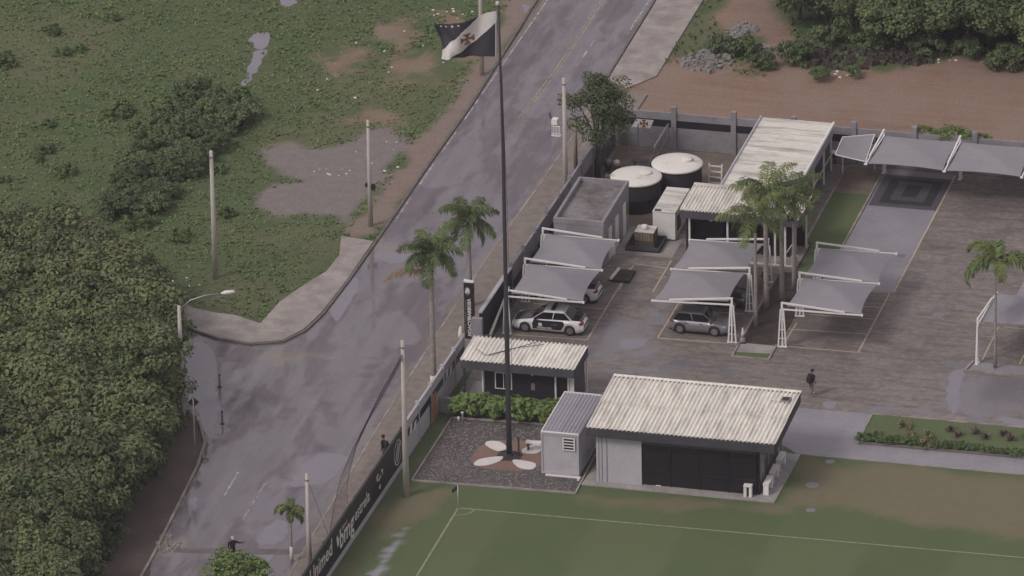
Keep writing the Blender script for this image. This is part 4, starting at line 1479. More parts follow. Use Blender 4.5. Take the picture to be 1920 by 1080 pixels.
MB().beam((FPx + .55, FPy + .15, 0.02), (FPx + .55, FPy + .15, 1.25), .1).build('cleat_post', 'steel_dark', FP)
q0, q1 = (FPx, FPy), (FPx + R0.x * 10, FPy + R0.y * 10)


def flag_pt(a, b, off=0.0):
    """a: hoist->fly, b: bottom->top, in cloth coordinates"""
    top = [(932, 20), (914, 24), (893, 33), (862, 41), (838, 46), (814, 51)]
    bot = [(932, 106), (912, 105), (890, 106), (868, 109), (846, 106), (828, 113)]
    k = min(a, .9999) * 5
    i = int(k)
    f_ = k - i
    tu, tv = top[i][0] * (1 - f_) + top[i + 1][0] * f_, top[i][1] * (1 - f_) + top[i + 1][1] * f_
    bu, bv = bot[i][0] * (1 - f_) + bot[i + 1][0] * f_, bot[i][1] * (1 - f_) + bot[i + 1][1] * f_
    u, v = bu * (1 - b) + tu * b, bv * (1 - b) + tv * b
    u -= 4 * math.sin(b * math.pi) * 0 - 7 * math.sin(b * math.pi) * a * a
    p = PX(u, v, q0[0], q1[0], q0[1], q1[1])
    wv = .30 * a ** .8 * math.sin(2 * math.pi * (a * 1.55 + b * .35)) + .10 * a * math.sin(2 * math.pi * (a * 3.6 - b * .8) + 1)
    return p - fh * (wv + off)


FLG = thing('flag', 'black flag with white diagonal sash and dark red cross flying from the tall pole', 'flag', flag_pt(0, .5))
SASH = [(-.02, 1.02), (.34, 1.02), (1.02, .24), (1.02, -.02), (.84, -.02), (-.02, .80)]
mb = MB().grid(flag_pt, 100, 72)
mb.mi = []
for i in range(100):
    for j in range(72):
        mb.mi.append(1 if inside(((i + .5) / 100, (j + .5) / 72), SASH) else 0)
FC = mb.build('cloth', ['flag_black', 'flag_white'], FLG, True)
for sgn in (-1, 1):
    mb = MB()
    ca, cb, r = .53, .50, .13
    for k in range(4):
        t = k * math.pi / 2
        dx, dy = math.cos(t), math.sin(t)
        pts = []
        for s, e in ((.06, -.14), (.5, -.2), (1, -.58), (1, .58), (.5, .2), (.06, .14)):
            x, y = dx * s - dy * e, dy * s + dx * e
            pts.append(flag_pt(ca + x * r * .8, cb + y * r * 1.15, sgn * .03))
        mb.add(pts, [tuple(range(6))])
    mb.build('cross', 'cross_red', FC)
    for a, b in ((.91, .93), (.83, .93), (.73, .93), (.63, .93)):
        mb = MB()
        pts = []
        for k in range(10):
            rr = .030 if k % 2 == 0 else .014
            pts.append(flag_pt(a + rr * math.cos(k * math.pi / 5 + .3) * .8, b + rr * math.sin(k * math.pi / 5 + .3) * 1.2, sgn * .03))
        mb.add(pts, [tuple(range(10))])
        mb.build('star', 'flag_white', FC)
MB().grid(lambda s, t: flag_pt(.012 + .022 * s, t, .02), 2, 20).build('hoist_band', 'flag_white', FLG)

# ================================================================== POLES, SIGNS
def utility_pole(loc, h, label, r0=.17, r1=.10, group='concrete poles', extra=True):
    t = thing('utility_pole', label, 'pole', loc, 0, group)
    MB().tube([(0, 0, 0), (0, 0, h * .5), (0, 0, h)], [r0, (r0 + r1) / 2, r1], 10).build('shaft', 'pole_conc', t, True, False)
    if extra:
        MB().lathe([(r1 + .04, h - .45), (r1 + .04, h - .38)], (0, 0), 10).build('clamp', 'steel', t, False, False)
    return t


utility_pole((-18.57, -2.46, 0), 8.7, 'concrete utility pole standing in grass left of the street, carrying wires', .20, .11)
up2 = utility_pole((-11.2, 7.5, .0), 7.3, 'concrete utility pole at the end of the bare gravel patch', .17, .10)
MB().box(-.28, -.12, -.1, .1, 2.7, 2.95).box(.13, .34, -.12, .12, 2.55, 2.9).build('meter_box', 'black_matte', up2, world=False)
utility_pole((1.43, -30.65, .008), 10.1, 'tall concrete net pole between the pitch corner and gravel court', .22, .11)
utility_pole((-1.24, -42.31, .09), 6.5, 'concrete net pole outside the black advertising wall beside the small palm', .17, .10)
utility_pole((-10.6, 33.2, 0), 9.5, 'concrete utility pole seen beside the flag at the far pavement', .17, .10)
up6 = utility_pole((-.14, 14.36, .09), 8.25, 'concrete utility pole with white basket bracket in front of the bushy tree', .18, .11)
MB().beam((-.1, 0, 5.0), (-.95, -.05, 5.0), .06).build('bracket', 'steel', up6, world=False)
cg = MB()
for k in range(6):
    cg.beam((-.80 + k * .1, -.12, 4.25), (-.80 + k * .1, -.12, 4.92), .035)
cg.beam((-.83, -.12, 4.25), (-.27, -.12, 4.25), .05).beam((-.83, -.12, 4.92), (-.27, -.12, 4.92), .05).beam((-.83, .2, 4.25), (-.27, .2, 4.25), .05).beam((-.83, -.12, 4.25), (-.83, .2, 4.25), .05).beam((-.27, -.12, 4.25), (-.27, .2, 4.25), .05)
cg.build('basket', 'white_steel', up6, world=False)
MB().prism([(-.82, -.2), (-.45, -.2), (-.4, .2), (-.78, .2)], 5.04, 5.4).build('lamp_box', 'white_paint', up6, world=False)
MB().tube([(-.78, 0, 5.05), (-.98, .0, 5.75)], .05, 6).build('antenna', 'steel_dark', up6, world=False)
sp_ = thing('wooden_post', 'short weathered wooden post with coiled cable under the bushy tree', 'post', (-.6, 18.86, .09))
MB().tube([(0, 0, 0), (0, 0, 2.0), (.02, 0, 3.6)], [.14, .12, .09], 8).build('shaft', 'wood', sp_, True, False)
for k in range(3):
    MB().tube([(.12, .05 * k, 3.0), (.42, .05 * k, 2.7 + .1 * k), (.5, .05 * k, 2.1), (.2, .05 * k, 1.6)], .02, 5).build('cable_loop', 'steel', sp_, True, False)

LP = thing('street_lamp', 'concrete street lamp pole among the roadside trees with curved arm and white head', 'street lamp', (-14.28, -24.08, 0))
pb = Vector((-14.28, -24.08, 0))
MB().tube([pb, pb + Vector((0, 0, 4)), pb + Vector((0, 0, 8.0))], [.18, .15, .11], 10).build('shaft', 'pole_conc', LP, True)
at_ = pb + R0 * 2.6 + Vector((0, 0, 8.75))
MB().tube([pb + Vector((0, 0, 7.7)), pb + R0 * .7 + Vector((0, 0, 8.35)), pb + R0 * 1.6 + Vector((0, 0, 8.65)), at_], .04, 8).build('arm', 'steel', LP, True)
MB().tube([at_ - R0 * .05, at_ + R0 * .2 + Vector((0, 0, .05)), at_ + R0 * .72 + Vector((0, 0, .10)), at_ + R0 * .8 + Vector((0, 0, .10))], [.05, .13, .11, .03], 10).build('lamp_head', 'print_white', LP, True)

DS = thing('road_sign', 'dark backed diamond road sign on a thin post beside the dirt path', 'sign', (-12.93, -26.27, 0))
MB().tube([(-12.93, -26.27, 0), (-12.93, -26.27, 3.0)], .04, 8).build('post', 'pole_conc', DS)
sc0 = Vector((-12.93, -26.21, 2.72))
mb = MB()
e_ = R0
for dd in (0, .03):
    pass
vs = [sc0 + e_ * .34, sc0 + Vector((0, 0, .34)), sc0 - e_ * .34, sc0 - Vector((0, 0, .34))]
mb.add(vs + [v + fh * .02 for v in vs], [(3, 2, 1, 0), (4, 5, 6, 7), (0, 1, 5, 4), (1, 2, 6, 5), (2, 3, 7, 6), (3, 0, 4, 7)])
mb.build('plate', 'black_matte', DS)
for k, (u, v) in enumerate(((412, 726), (417, 795))):
    c = P(u, v)
    b = thing('road_bollard', ('dark slim bollard standing in the puddle at the mouth of the side street', 'dark slim bollard at the edge of the puddle opposite the diamond sign')[k], 'bollard', (c.x, c.y, .008), 0, 'road bollards')
    MB().lathe([(.14, 0), (.14, .03), (.06, .06), (.055, .85), (.03, .9)], (0, 0), 10).build('post', 'steel_dark', b, True, False)
    MB().lathe([(.062, .55), (.062, .66)], (0, 0), 10).build('reflector', 'print_grey', b, True, False)

# totem
TX, TY = -.52, -8.35
TT = thing('totem_sign', 'tall black totem sign with white crest and vertical lettering at the entrance', 'sign', (TX, TY, .09))
MB().box(TX - .31, TX + .31, TY - .1, TY + .12, .2, 3.98).build('body', 'black_panel', TT)
MB().prism([(TX - .31, TY - .1), (TX + .31, TY - .1), (TX + .31, TY + .12), (TX - .31, TY + .12)], 3.982, [4.10, 4.02, 4.06, 4.14]).build('cap', 'print_white', TT)
MB().box(TX - .4, TX + .4, TY - .18, TY + .2, .09, .2).build('base', 'conc', TT)
mb = MB()
text_on(mb, 'MOACYR', (TX + .03, TY - .1, 1.02), (0, 0, 1), (-1, 0, 0), .30, .006, .012)
text_on(mb, 'BARBOSA', (TX + .03, TY - .1, 2.25), (0, 0, 1), (-1, 0, 0), .30, .006, .012)
mb.build('lettering', 'print_white', TT)
mb = MB()
for k in range(20):
    z = .55 + k * .115
    if k % 7 != 6:
        mb.add([(TX - .235, TY - .107, z), (TX - .185, TY - .107, z), (TX - .185, TY - .107, z + .08), (TX - .235, TY - .107, z + .08)], [(0, 1, 2, 3)])
mb.build('small_lettering', 'print_grey', TT)
mb = MB()
vs = [(TX - .07 + .17 * math.cos(t), TY - .107, 3.42 + .26 * math.sin(t)) for t in np.linspace(0, 2 * math.pi, 20, endpoint=False)]
mb.add(vs, [tuple(range(20))])
em = mb.build('crest', 'print_grey', TT)
mb = MB()
for q in ([(-.16, -.1), (-.05, -.16), (.05, .22), (-.06, .2)], [(0, -.02), (.12, -.2), (.13, .12), (.05, .2)]):
    mb.add([(TX - .07 + a, TY - .112, 3.42 + b) for a, b in q], [(0, 1, 2, 3)])
mb.build('crest_mark', 'print_white', em)
cn = thing('white_drum', 'small white drum on the pavement beside the totem sign', 'drum', (TX - .62, TY + .15, .09))
MB().lathe([(.2, 0), (.17, .35), (.08, .75), (.02, .8)], (0, 0), 12).build('body', 'white_paint', cn, True, False)

# raised barrier
BA, BB = PX(916, 636, .8, .8, -10, 10), PX(955, 539, .8, .8, -10, 10)
BR = thing('barrier_gate', 'raised white barrier arm beside the black entrance wall', 'barrier', (BA.x, BA.y - .2, 0))
MB().box(BA.x - .2, BA.x + .12, BA.y - .5, BA.y - .1, 0, max(.9, BA.z + .15)).build('cabinet', 'charcoal', BR)
MB().beam(BA - (BB - BA) * .06, BB, .10, .20).build('arm', 'white_paint', BR)

# ball net
NT = thing('ball_net', 'dark ball-stop net slung between the two net poles above the advertising wall', 'net', (.4, -34, 0))


def onnet(u, v):
    return PX(u, v, 1.43, -1.24, -30.65, -42.31)


r1_ = [onnet(u, v) for u, v in ((755, 662), (738, 694), (712, 740), (685, 795), (660, 845), (640, 893), (627, 945), (619, 995), (610, 1035))]
r2_ = [onnet(u, v) for u, v in ((755, 672), (722, 735), (690, 790), (668, 838), (655, 885), (650, 920), (653, 950), (659, 962))]
MB().tube(r1_, .022, 6).build('rope', 'rope', NT, True)
MB().tube(r2_, .015, 6).build('rope', 'rope', NT, True)
r3_ = [onnet(u, v) for u, v in ((577, 902), (590, 935), (605, 975), (618, 1010))]
MB().tube(r3_, .012, 6).build('rope', 'rope', NT, True)
nb = MB()


def lerp_path(pth, t):
    k = min(t, .9999) * (len(pth) - 1)
    i = int(k)
    return pth[i].lerp(pth[i + 1], k - i)


for k in range(60):
    t = k / 59
    a = lerp_path(r1_, t)
    b = lerp_path(r2_, t)
    nb.tube([a, a.lerp(b, .5) - Vector((0, 0, .05)), b], .006, 3, cap=False)
for k in range(1, 9):
    nb.tube([lerp_path(r1_, t).lerp(lerp_path(r2_, t), k / 9) for t in np.linspace(0, 1, 16)], .006, 3, cap=False)
for k in range(70):
    y = -42.0 + k * .16
    f_ = (y + 42.31) / 11.66
    x = -1.24 + f_ * 2.67
    zt = 3.6 + 2.2 * abs(f_ - .45) ** 1.4 * 3
    nb.tube([(x, y, 2.4), (x, y, zt)], .0025, 3, cap=False)
for k in range(10):
    nb.tube([(-1.24 + f_ * 2.67, -42.31 + f_ * 11.66, 2.45 + (1.15 + 2.2 * abs(f_ - .45) ** 1.4 * 3) * k / 9) for f_ in np.linspace(.02, .98, 14)], .0025, 3, cap=False)
nbo = nb.build('mesh', 'rope', NT)
nbo['kind'] = 'stuff'

wr = thing('overhead_wires', 'thin overhead wires leading from the grass utility pole over the wood', 'wire', (-18.57, -2.46, 8.5))
for k in range(3):
    a = Vector((-18.57, -2.46, 8.55 - .18 * k))
    b = Vector((-32 - k * .4, -27, 8.0 - .18 * k))
    MB().tube([a.lerp(b, t) - Vector((0, 0, 1.1 * 4 * t * (1 - t) * .6)) for t in np.linspace(0, 1, 14)], .016, 4).build('wire', 'rope', wr)

# corner flag, cone, small things
cf = thing('corner_flag', 'corner flag on the pitch corner', 'flag', (4.85, -31.6, .008))
cf['label'] = 'thin corner post with small dark flag at the pitch corner'
MB().tube([(0, 0, 0), (0, 0, 1.5)], .025, 6).build('post', 'roof_pale', cf, True, False)
MB().prism([(-.02, -.01), (-.3, -.2), (-.31, -.19), (-.02, .01)], [1.2, 1.0, 1.0, 1.2], [1.48, 1.25, 1.25, 1.48]).build('pennant', 'steel_dark', cf, world=False)
tc = thing('traffic_cone', 'pale traffic cone at the end of the palm island', 'cone', (15.95, -5.0, .02))
MB().prism([(-.23, -.23), (.23, -.23), (.23, .23), (-.23, .23)], 0, .05).build('base', 'rubber', tc, world=False)
MB().lathe([(.18, .051), (.04, .95), (.02, .97)], (0, 0), 14).build('body', 'print_white', tc, True, False)
MB().lathe([(.135, .35), (.105, .55)], (0, 0), 14).build('stripe', 'print_grey', tc, True, False)
for k, (u, v, lab) in enumerate(((1147, 478, 'white plastic drum by the doors of the flat-roofed block'), (1134, 486, 'white plastic drum at the edge of the wall-side canopy'))):
    c = P(u, v)
    t = thing('plastic_drum', lab, 'drum', (c.x, c.y, .006), 0, 'white plastic drums')
    MB().lathe([(.24, 0), (.26, .1), (.26, .62), (.2, .72), (.05, .75)], (0, 0), 14).build('body', 'white_paint', t, True, False)
    MB().lathe([(.08, .751), (.08, .80)], (.08, 0), 10).build('cap', 'charcoal', t, True, False)
tr = thing('tool_tray', 'dark metal tray with pale edge on the ground beside the wall-side canopy', 'tray', (6.4, 3.0, 0))
MB().box(5.75, 7.0, 2.2, 3.9, .02, .16).build('tray', 'dark_soil', tr)
MB().beam((5.8, 2.2, .2), (5.95, 3.9, .2), .18, .10).build('edge', 'white_paint', tr)
for k, (x, y) in enumerate(((2.0, -19.75), (1.75, -19.72))):
    t = thing('hose_tap', ('white garden tap post at the corner of the gravel court', 'small pale tap box at the corner of the gravel court')[k], 'tap', (x, y, .012))
    MB().lathe([(.07, 0), (.06, .5), (.09, .52), (.09, .6), (.02, .62)] if k == 0 else [(.1, 0), (.1, .22), (.05, .26)], (0, 0), 10).build('post', 'white_paint', t, True, False)

# exercise yard clutter by the back wall
GY = thing('metal_frame', 'tall grey metal exercise frame in the fenced corner by the back wall', 'frame', (2.6, 21.6, 0))
for x in (2.2, 2.75):
    MB().beam((x, 21.9, .011), (x, 22.2, 2.2), .07).build('upright', 'steel', GY)
MB().beam((2.2, 22.1, 1.5), (2.75, 22.1, 1.5), .05).beam((2.2, 22.05, 1.15), (2.75, 22.05, 1.15), .05).build('crossbar', 'steel', GY)
FN = thing('corner_fence', 'grey metal mesh fence with sloping top closing the exercise corner', 'fence', (4.4, 20, 0))
for k in range(6):
    MB().beam((4.5, 19.2 + k * .8, .011), (4.5, 19.2 + k * .8, 1.9), .06).build('post', 'steel', FN)
MB().beam((4.5, 19.2, 1.9), (4.5, 23.2, 1.9), .10).beam((4.5, 19.2, 1.0), (4.5, 23.2, 1.0), .05).build('rail', 'steel', FN)
MB().beam((3.9, 19.6, .1), (4.45, 20.5, 1.7), .06).build('brace', 'steel', FN)
SB = thing('steel_bench', 'dark metal bench frame in the exercise corner', 'bench', (3.5, 20.2, .011))
MB().box(-.7, .7, -.25, .25, .42, .5).build('seat', 'charcoal', SB, world=False)
for sx in (-.55, .55):
    MB().box(sx - .04, sx + .04, -.22, .22, 0, .419).build('leg', 'steel', SB, world=False)
PWl = thing('planter_wall', 'low pale concrete planter wall beside the nearer water tank', 'wall', (2.6, 17.2, 0))
MB().box(1.8, 4.4, 17.0, 17.15, 0, .7).build('panel', 'conc_pale', PWl)
MB().box(1.8, 4.4, 17.152, 18.4, 0, .45).build('soil', 'dark_soil', PWl)
for k, (x, y, m, lab) in enumerate(((2.0, 19.3, 'orange_paint', 'terracotta coloured tub with a white bag on it'), (1.45, 19.3, 'bark', 'dark brown tub beside the terracotta tub'))):
    t = thing('plant_tub', lab, 'tub', (x, y, .011))
    MB().lathe([(.2, 0), (.27, .45), (.29, .5)], (0, 0), 12).build('pot', m, t, True, False)
    MB().lathe([(.25, .501), (.2, .72), (.05, .8)], (0, 0), 10).build('bag', 'print_white' if k == 0 else 'wall_grey', t, True, False)


# ================================================================== VEHICLES
def car(name, label, loc, rot, L, W, Ht, body, kind='sedan', police=False, group='parked cars'):
    t = thing(name, label, 'car', loc, rot, group)
    hl, hw = L / 2, W / 2
    xf, xr = hl - .88, -hl + .82 if kind == 'sedan' else -hl + .68
    wr = .32
    if kind == 'sedan':
        belt = [(-hl, .62), (-hl + .06, .86), (-hl + .25, .97), (-hl + .9, 1.0), (-.9, .98), (.75, .93), (1.0, .92), (hl - .5, .79), (hl - .15, .68), (hl, .52)]
    else:
        belt = [(-hl, .60), (-hl + .05, .85), (-hl + .2, .93), (-.8, .92), (.7, .90), (.95, .90), (hl - .45, .80), (hl - .12, .68), (hl, .50)]
    bx_, bz_ = zip(*belt)
    xs = np.unique(np.concatenate([np.linspace(-hl, hl, 56), xf + np.linspace(-.37, .37, 13), xr + np.linspace(-.37, .37, 13)]))
    mb = MB()
    rows = []
    for x in xs:
        e = max(0, (abs(x) - (hl - .55)) / .55)
        ww = hw * (1 - .20 * e ** 2.2)
        zt = float(np.interp(x, bx_, bz_))
        zl = .20 + .10 * e ** 3
        for xw in (xf, xr):
            dd = .37 ** 2 - (x - xw) ** 2
            if dd > 0:
                zl = max(zl, .30 + math.sqrt(dd))
        zl = min(zl, zt - .10)
        zm = zl + (zt - zl) * .55
        half = [(0, zt + .015), (.5 * ww, zt + .008), (.80 * ww, zt - .015), (.93 * ww, zt - .07), (.985 * ww, max(zm, zl + .03)), (ww, max(zl + (zt - zl) * .35, zl + .02)), (.985 * ww, zl + .012), (.93 * ww, zl), (0, zl)]
        ring = [(x, y, z) for y, z in half] + [(x, -y, z) for y, z in reversed(half[1:-1])]
        rows.append(ring)
    n = len(rows[0])
    vs = [p for r in rows for p in r]
    fs = [(i * n + j, i * n + (j + 1) % n, (i + 1) * n + (j + 1) % n, (i + 1) * n + j) for i in range(len(rows) - 1) for j in range(n)]
    fs += [tuple(range(n)), tuple(reversed(range((len(rows) - 1) * n, len(rows) * n)))]
    mi = []
    for f_ in fs:
        cx = sum(vs[i][0] for i in f_) / len(f_)
        cz = sum(vs[i][2] for i in f_) / len(f_)
        cy = sum(abs(vs[i][1]) for i in f_) / len(f_)
        top = cz > float(np.interp(cx, bx_, bz_)) - .035
        mi.append(1 if police and top and (cx > .85 or cx < -1.35) and cy < .93 * hw and abs(cx) < hl - .10 else 0)
    mb.v, mb.f, mb.mi = vs, fs, mi
    bo = mb.build('body', [body, 'car_black'], t, True, False)
    # cabin
    if kind == 'sedan':
        b0, b1, t0, t1 = -hl + .72, 1.02, -1.05, .22
    else:
        b0, b1, t0, t1 = -hl + .12, .98, -hl + .55, .25
    zb0, zb1 = float(np.interp(b0, bx_, bz_)) - .03, float(np.interp(b1, bx_, bz_)) - .03
    wb, wt = hw * .90, hw * .70
    low = [(b0, -wb * .92, zb0), (b1, -wb * .92, zb1), (b1, wb * .92, zb1), (b0, wb * .92, zb0)]
    hi = [(t0, -wt, Ht - .03), (t1, -wt, Ht - .05), (t1, wt, Ht - .05), (t0, wt, Ht - .03)]
    cb = MB()

    def cab(s, k):   # s 0..1 up, around k
        return
    # rounded cabin: three rings
    ringz = []
    for s in (0, .35, .7, .93, 1.0):
        e = s if s < .95 else 1.0
        ins = 0 if s < .95 else .08
        rr = []
        for a, b in zip(low, hi):
            p = Vector(a).lerp(Vector(b), e)
            bul = .045 * math.sin(math.pi * min(e, 1))
            p.y += math.copysign(bul, p.y)
            if s == 1.0:
                p.y *= .86
                p.x += -.09 if a[0] > 0 else .09
                p.z = Ht
            rr.append(p)
        ringz.append(rr)
    vs = [tuple(p) for r in ringz for p in r]
    fs = [(i * 4 + j, i * 4 + (j + 1) % 4, (i + 1) * 4 + (j + 1) % 4, (i + 1) * 4 + j) for i in range(4) for j in range(4)] + [(16, 17, 18, 19)]
    cb.add(vs, fs)
    co_ = cb.build('cabin', body, t, False, False)

    def pane(name, a, b, c, d, inset=.07, out=.012):
        a, b, c, d = map(Vector, (a, b, c, d))
        m_ = (a + b + c + d) / 4
        nn = (b - a).cross(d - a).normalized()
        q = [p.lerp(m_, inset) + nn * out for p in (a, b, c, d)]
        bul = nn * .0
        MB().add([*q, m_ + nn * (out + .01)], [(0, 1, 4), (1, 2, 4), (2, 3, 4), (3, 0, 4)]).build(name, 'glass_dark', co_, True, False)
    R1, R3 = ringz[0], ringz[3]
    U1 = [a.lerp(b, .06) for a, b in zip(R1, ringz[1])]
    pane('windshield', U1[1], U1[2], R3[2], R3[1], .05, .03)
    pane('rear_window', U1[3], U1[0], R3[0], R3[3], .07, .03)
    split = .52 if kind == 'sedan' else .5
    for (i, j) in ((0, 1), (2, 3)):
        a, b = (U1[i], U1[j])
        c, d = (R3[j], R3[i])
        mlo, mhi = a.lerp(b, split), d.lerp(c, split)
        pane('side_window', a.lerp(b, .02), mlo, mhi, d, .06, .035)
        pane('side_window', mlo, b.lerp(a, .02), c, mhi, .06, .035)
    for xw in (xf, xr):
        for s in (-1, 1):
            wh = MB().tube([(xw, s * (hw - .205), wr), (xw, s * (hw - .175), wr), (xw, s * (hw - .03), wr), (xw, s * (hw - .005), wr)], [.27, wr, wr, .28], 20).build('wheel', 'rubber', t, True, False)
            MB().tube([(xw, s * (hw - .02), wr), (xw, s * (hw + .004), wr)], .205, 16).build('rim', 'rim', wh, False, False)
            mb = MB()
            for k in range(5):
                an = k * 2 * math.pi / 5
                mb.beam((xw + .07 * math.cos(an), s * (hw + .008), wr + .07 * math.sin(an)), (xw + .19 * math.cos(an), s * (hw + .008), wr + .19 * math.sin(an)), .045, .012)
            mb.build('spoke', 'steel_dark', wh, False, False)
    for s in (-1, 1):
        MB().prism([(hl - .38, s * (hw * .62)), (hl - .10, s * (hw * .60)), (hl - .22, s * (hw * .90)), (hl - .5, s * (hw * .93))], .60, [.70, .66, .68, .735]).build('headlight', 'lamp_clear', t, False, False)
        MB().prism([(-hl + .02, s * (hw * .5)), (-hl + .01, s * (hw * .78)), (-hl + .22, s * (hw * .96)), (-hl + .2, s * (hw * .6))], .74, .88).build('taillight', 'lamp_red', t, False, False)
        MB().box(.62, .78, s * (hw + .02) - .06, s * (hw + .02) + .06, .93, 1.05).build('mirror', 'car_black' if police else body, t, False, False)
        for xh in (.15, -.75):
            MB().box(xh - .1, xh + .1, s * (hw + .002) - .012, s * (hw + .002) + .012, .76, .79).build('door_handle', 'car_black', t, False, False)
    MB().box(hl - .06, hl + .005, -.45, .45, .34, .5).build('grille', 'black_matte', t, False, False)
    MB().box(-hl - .006, -hl + .05, -.26, .26, .5, .62).build('number_plate', 'print_grey', t, False, False)
    MB().box(-hl + .02, hl - .05, -hw * .8, hw * .8, .17, .22).build('underbody', 'black_matte', t, False, False)
    if police:
        for s in (-1, 1):
            dp = MB()
            pts = [(.88, .33), (.94, .62), (.84, .90), (-1.0, .93), (-1.12, .74), (-1.0, .46), (-.86, .33)]
            vs = [(x, s * (hw + .009), z) for x, z in pts]
            dp.add(vs, [tuple(range(7))])
            d_o = dp.build('door_panel', 'car_black', t, False, False)
            mb = MB()
            mb.add([(.42 + .13 * math.cos(a), s * (hw + .014), .62 + .13 * math.sin(a)) for a in np.linspace(0, 2 * math.pi, 16, endpoint=False)], [tuple(range(16))])
            mb.build('crest', 'print_white', d_o, False, False)
            mb = MB()
            text_on(mb, 'POLÍCIA CIVIL', (.15, s * (hw + .009), .41), (-s, 0, 0), (0, 0, 1), .15, .006, .006)
            mb.build('lettering', 'print_white', d_o, False, False)
            mb = MB()
            text_on(mb, 'CORE', (-.45, s * (hw + .009), .66), (-s, 0, 0), (0, 0, 1), .14, .006, .0)
            mb.build('lettering', 'print_grey', d_o, False, False)
        lb = MB().box(-.42, -.20, -.5, .5, Ht + .0, Ht + .11).build('light_bar', 'car_black', t, False, False)
        MB().box(-.40, -.22, -.48, -.2, Ht + .111, Ht + .125).build('beacon', 'steel_dark', lb, False, False)
    return t


pc = car('police_car', 'black and white police sedan parked in the open front bay by the guardhouse', (3.85, -5.45, .006), math.pi, 4.55, 1.76, 1.46, 'car_white', 'sedan', True)
copy_tree(pc, None, Vector((3.55, -.55, .006)), math.pi, 'black and white police sedan half hidden under the wall-side canopy')
car('silver_hatchback', 'silver hatchback parked at the open end of the middle canopy', (13.05, -3.75, .006), 0, 3.75, 1.64, 1.42, 'car_silver', 'hatch')
car('brown_car', 'dark brown car mostly hidden under the middle canopy', (13.15, .55, .006), 0, 3.95, 1.68, 1.48, 'car_brown', 'hatch')
bq = P(1557, 294, .35)
lbn = thing('storage_bin', 'brown bin with a white lid between the long building and the shade sail', 'bin', (bq.x, bq.y, .01))
MB().box(-.42, .42, -.35, .35, 0, .45).build('body', 'bark', lbn, world=False)
MB().box(-.4, .4, -.33, .33, .452, .72).build('inner', 'black_matte', lbn, world=False)
MB().prism([(-.5, -.42), (.5, -.42), (.5, .42), (-.5, .42)], .722, [.78, .78, .95, .95]).build('lid', 'white_paint', lbn, world=False)

mo = thing('motorcycle', 'small motorcycle with white fork and red tank beside the palms', 'motorcycle', (15.45, 3.1, .02), rad(-70))
for x in (-.62, .62):
    wv_ = MB()
    wv_.tube([(x + .27 * math.cos(a), 0, .3 + .27 * math.sin(a)) for a in np.linspace(0, 2 * math.pi, 21)], .045, 6, cap=False).build('wheel', 'rubber', mo, True, False)
    MB().tube([(x, -.05, .3), (x, .05, .3)], .1, 10).build('hub', 'rim', mo, False, False)
MB().beam((.62, 0, .3), (.38, 0, .98), .07).build('fork', 'white_steel', mo, world=False)
MB().beam((.36, -.34, 1.02), (.36, .34, 1.02), .04).build('handlebar', 'steel_dark', mo, world=False)
MB().tube([(.36, 0, .82), (.15, 0, .86), (-.08, 0, .76)], [.08, .15, .09], 8).build('fuel_tank', 'orange_paint', mo, True, False)
MB().tube([(-.1, 0, .76), (-.4, 0, .76), (-.72, 0, .82)], [.09, .12, .05], 8).build('seat', 'rubber', mo, True, False)
MB().box(-.25, .25, -.13, .13, .25, .6).build('engine', 'steel', mo, world=False)
MB().beam((-.62, 0, .3), (.3, 0, .75), .06).build('frame', 'steel_dark', mo, world=False)


# ================================================================== PEOPLE
def person(label, loc, rot, joints, edges, radii, shade, extras, cat='person'):
    """joints: name -> (x,y,z); one continuous skinned body"""
    t = thing('person', label, cat, loc, rot)
    names = list(joints)
    me = bpy.data.meshes.new('b')
    me.from_pydata([joints[n] for n in names], [(names.index(a), names.index(b)) for a, b in edges], [])
    o = bpy.data.objects.new('b', me)
    COL.objects.link(o)
    sk = o.modifiers.new('s', 'SKIN')
    sk.use_smooth_shade = True
    for i, n in enumerate(names):
        r = radii[n]
        me.skin_vertices[0].data[i].radius = r if hasattr(r, '__len__') else (r, r)
        me.skin_vertices[0].data[i].use_root = (n == 'pelvis')
    sb = o.modifiers.new('d', 'SUBSURF')
    sb.levels = 2
    sb.render_levels = 2
    dg = bpy.context.evaluated_depsgraph_get()
    m2 = bpy.data.meshes.new_from_object(o.evaluated_get(dg))
    bpy.data.objects.remove(o)
    mats = ['skin', 'cloth_black', 'cloth_grey', 'hair', 'print_white']
    m2.materials.clear()
    for k in mats:
        m2.materials.append(MATS[k])
    for p in m2.polygons:
        p.material_index = shade(p.center)
        p.use_smooth = True
    m2.name = 'body'
    b = bpy.data.objects.new('body', m2)
    COL.objects.link(b)
    b.parent = t
    extras(t, b)
    return t


EDG = [('pelvis', 'waist'), ('waist', 'chest'), ('chest', 'neck'), ('neck', 'chin'), ('chin', 'head'), ('head', 'crown'), ('chest', 'shL'), ('shL', 'elL'), ('elL', 'wrL'), ('wrL', 'haL'), ('chest', 'shR'), ('shR', 'elR'), ('elR', 'wrR'), ('wrR', 'haR'),
       ('pelvis', 'hiL'), ('hiL', 'knL'), ('knL', 'anL'), ('anL', 'toL'), ('pelvis', 'hiR'), ('hiR', 'knR'), ('knR', 'anR'), ('anR', 'toR')]
for sd_ in 'LR':
    for f_ in range(4):
        EDG.append(('ha' + sd_, f'f{f_}{sd_}'))
    EDG.append(('wr' + sd_, 'th' + sd_))
RADI = dict(pelvis=(.155, .12), waist=(.145, .11), chest=(.165, .12), neck=.058, chin=.072, head=(.088, .10), crown=.06, shL=.075, shR=.075, elL=.052, elR=.052, wrL=.036, wrR=.036, haL=(.042, .022), haR=(.042, .022),
            hiL=.095, hiR=.095, knL=.068, knR=.068, anL=.045, anR=.045, toL=.038, toR=.038, thL=.011, thR=.011)
